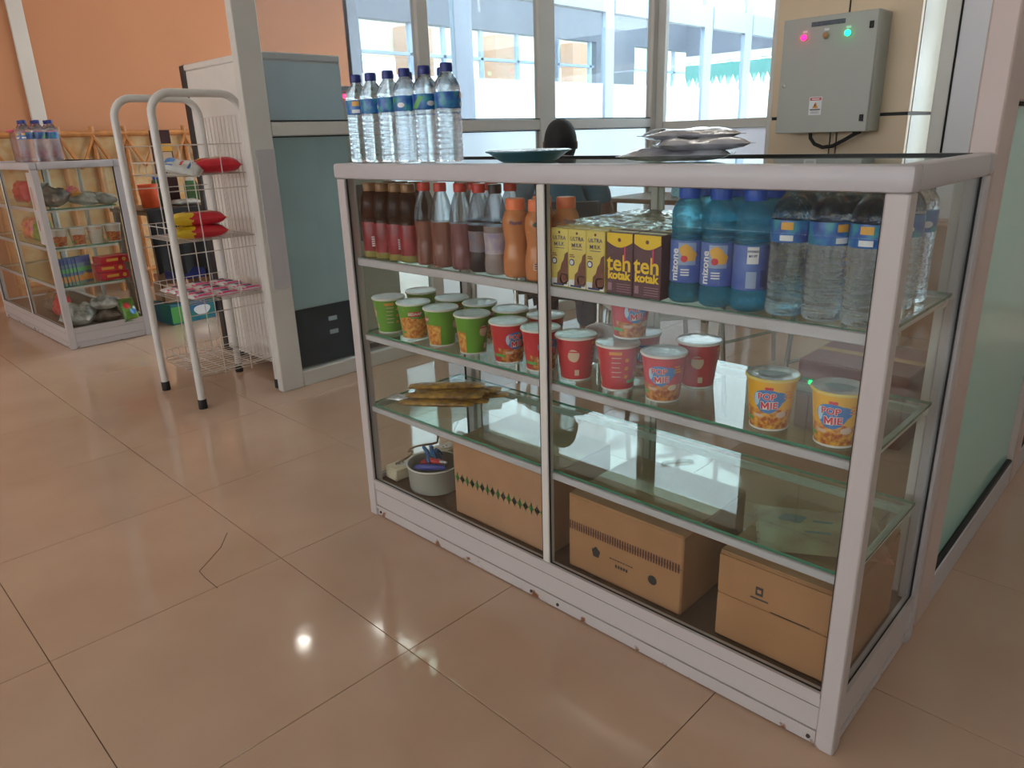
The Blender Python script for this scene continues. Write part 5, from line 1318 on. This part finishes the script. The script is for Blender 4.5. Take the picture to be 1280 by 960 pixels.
def tub_(name, label, loc, r, h, mt, cat='tub', rim=True):
    t = thing(name, label, cat, loc)
    MB().lathe([(r * .82, 0), (r * .85, .003), (r, h), (r * .96, h), (r * .80, .006), (0, .006)], 24, cap1=False).build('tub_wall', mt, t)
    MB().tube([(r * math.cos(k * PI / 12), r * math.sin(k * PI / 12), h) for k in range(24)], r * .045, 6, closed=True).build('rim', mt, t)
    return t
tub_('plastic_bin', 'bright orange plastic bin on the draped goods table', (-3.50, .80, TT), .065, .15, pm('orange_plastic', (232, 92, 48), .45), 'bin')
t = thing('chocolate_box', 'tall dark brown and gold drink box on the goods table', 'box', (-3.62, 1.00, TT + .26))
t.location = (-3.62, .985, TT)
MB().box(-.03, .03, -.06, .06, 0, .50, bev=.003).build('box_body', pm('dark_brown_box', (66, 34, 36), .4, var=.1), t)
d = MB(); Pq = plane_M((.0308, 0, 0), (0, 1, 0), (0, 0, 1)); flat(d, rect(-.058, .058, .36, .41), Pq, 0); flat(d, rect(-.05, .05, .30, .355), Pq, 1); flat(d, ell(.04, .02, 16, .0, .27), Pq, 2)
tag(d.build('print', [M['labyel'], M['cream'], M['labred']], t, smooth=False), kind='stuff')
for i, (x, y, hh, rr, mt, lab) in enumerate(((-3.60, .905, .20, .04, pm('dark_green_jar', (52, 84, 46), .4), 'dark green jar beside the orange bin'), (-3.52, 1.10, .18, .045, pm('green_jar', (70, 110, 60), .4), 'green jar right of the tall brown box'), (-3.50, 1.21, .22, .05, pm('olive_jar', (92, 104, 60), .4), 'olive green jar near the fridge'), (-3.54, 1.31, .26, .035, pm('sky_blue_bottle', (60, 150, 210), .4), 'sky blue bottle beside the fridge edge'))):
    t = thing('jar', lab, 'jar', (x, y, TT))
    MB().lathe(smoothp([(rr * .9, 0), (rr, .01), (rr, hh * .75), (rr * .7, hh * .88), (rr * .6, hh * .9)], 2), 18).build('jar_body', mt, t)
    MB().lathe([(rr * .66, hh * .88), (rr * .68, hh * .89), (rr * .68, hh), (rr * .6, hh * 1.01)], 18).build('lid', M['cap_bl'] if i == 0 else M['rimw'], t)
pouch('snack_bag', 'white plastic packet lying at the edge of the goods table', 'snack bag', .20, .12, .04, [CLB], (-3.42, 1.0, TT), (0, 0, 1.4), seed=95, wrk=.4)
nvy = pm('deep_blue_plastic', (30, 52, 140), .45); gbl = pm('grey_blue_plastic', (70, 86, 120), .45)
# blue crates under the table, stacked on cartons
t, a, b = carton('cardboard_box', 'small brown cardboard box under the goods table', -3.46, -3.24, .70, .86, .14, .12, M['card'])
t = thing('product_carton', 'blue and green printed carton on the floor under the goods table', 'carton', (-3.34, .82, 0), .1)
MB().box(-.14, .14, -.15, .17, 0, .135, bev=.003).build('box_body', pm('blue_carton', (30, 96, 150), .45, rgb2=(40, 130, 110), scale=8), t)
d = MB(); Pq = plane_M((.1408, 0, 0), (0, 1, 0), (0, 0, 1)); flat(d, ell(.06, .035, 20, .07, .07, .08, 3), Pq, 0); flat(d, poly((-.15, .01), (-.08, .01), (-.03, .12), (-.15, .12)), Pq, 1)
tag(d.build('print', [M['labwhite'], M['labgreen']], t, smooth=False), kind='stuff')
t = thing('crate', 'deep blue plastic crate under the goods table', 'crate', (-3.48, .93, .262)); 
def crate_parts(t, mt, a, b, h):
    for s in (-1, 1):
        MB().box(s * a - .006, s * a + .006, -b, b, 0, h, bev=.002).build('side', mt, t); MB().box(-a, a, s * b - .006, s * b + .006, 0, h, bev=.002).build('side', mt, t)
    MB().box(-a, a, -b, b, 0, .008).build('bottom', mt, t, smooth=False); MB().box(a + .004, a + .012, -b, b, h - .02, h, bev=.002).build('rim', mt, t)
crate_parts(t, nvy, .10, .11, .19)
t = thing('crate', 'grey-blue plastic crate beside the deep blue one', 'crate', (-3.46, 1.22, .0)); crate_parts(t, gbl, .10, .13, .42)
t, a, b = carton('cardboard_box', 'brown cardboard box beside the printed carton under the goods table', -3.60, -3.40, 1.0, 1.085, .0, .26, M['card'])

# ceiling lamp (its reflection shows on the floor)
cl_ = thing('ceiling_downlight', 'round ceiling downlight reflected as a bright spot on the floor', 'ceiling light', (-3.865, 1.617, 3.5))
MB().lathe([(.09, 0), (.09, -.03), (.07, -.04)], 24).build('housing', M['rimw'], cl_)
MB().lathe([(.0, -.052), (.04, -.050), (.062, -.042), (.066, -.0405)], 24, cap0=False, cap1=False).build('bulb', pm('lamp_glow', (255, 250, 240), .5, emit=40, var=0), cl_)
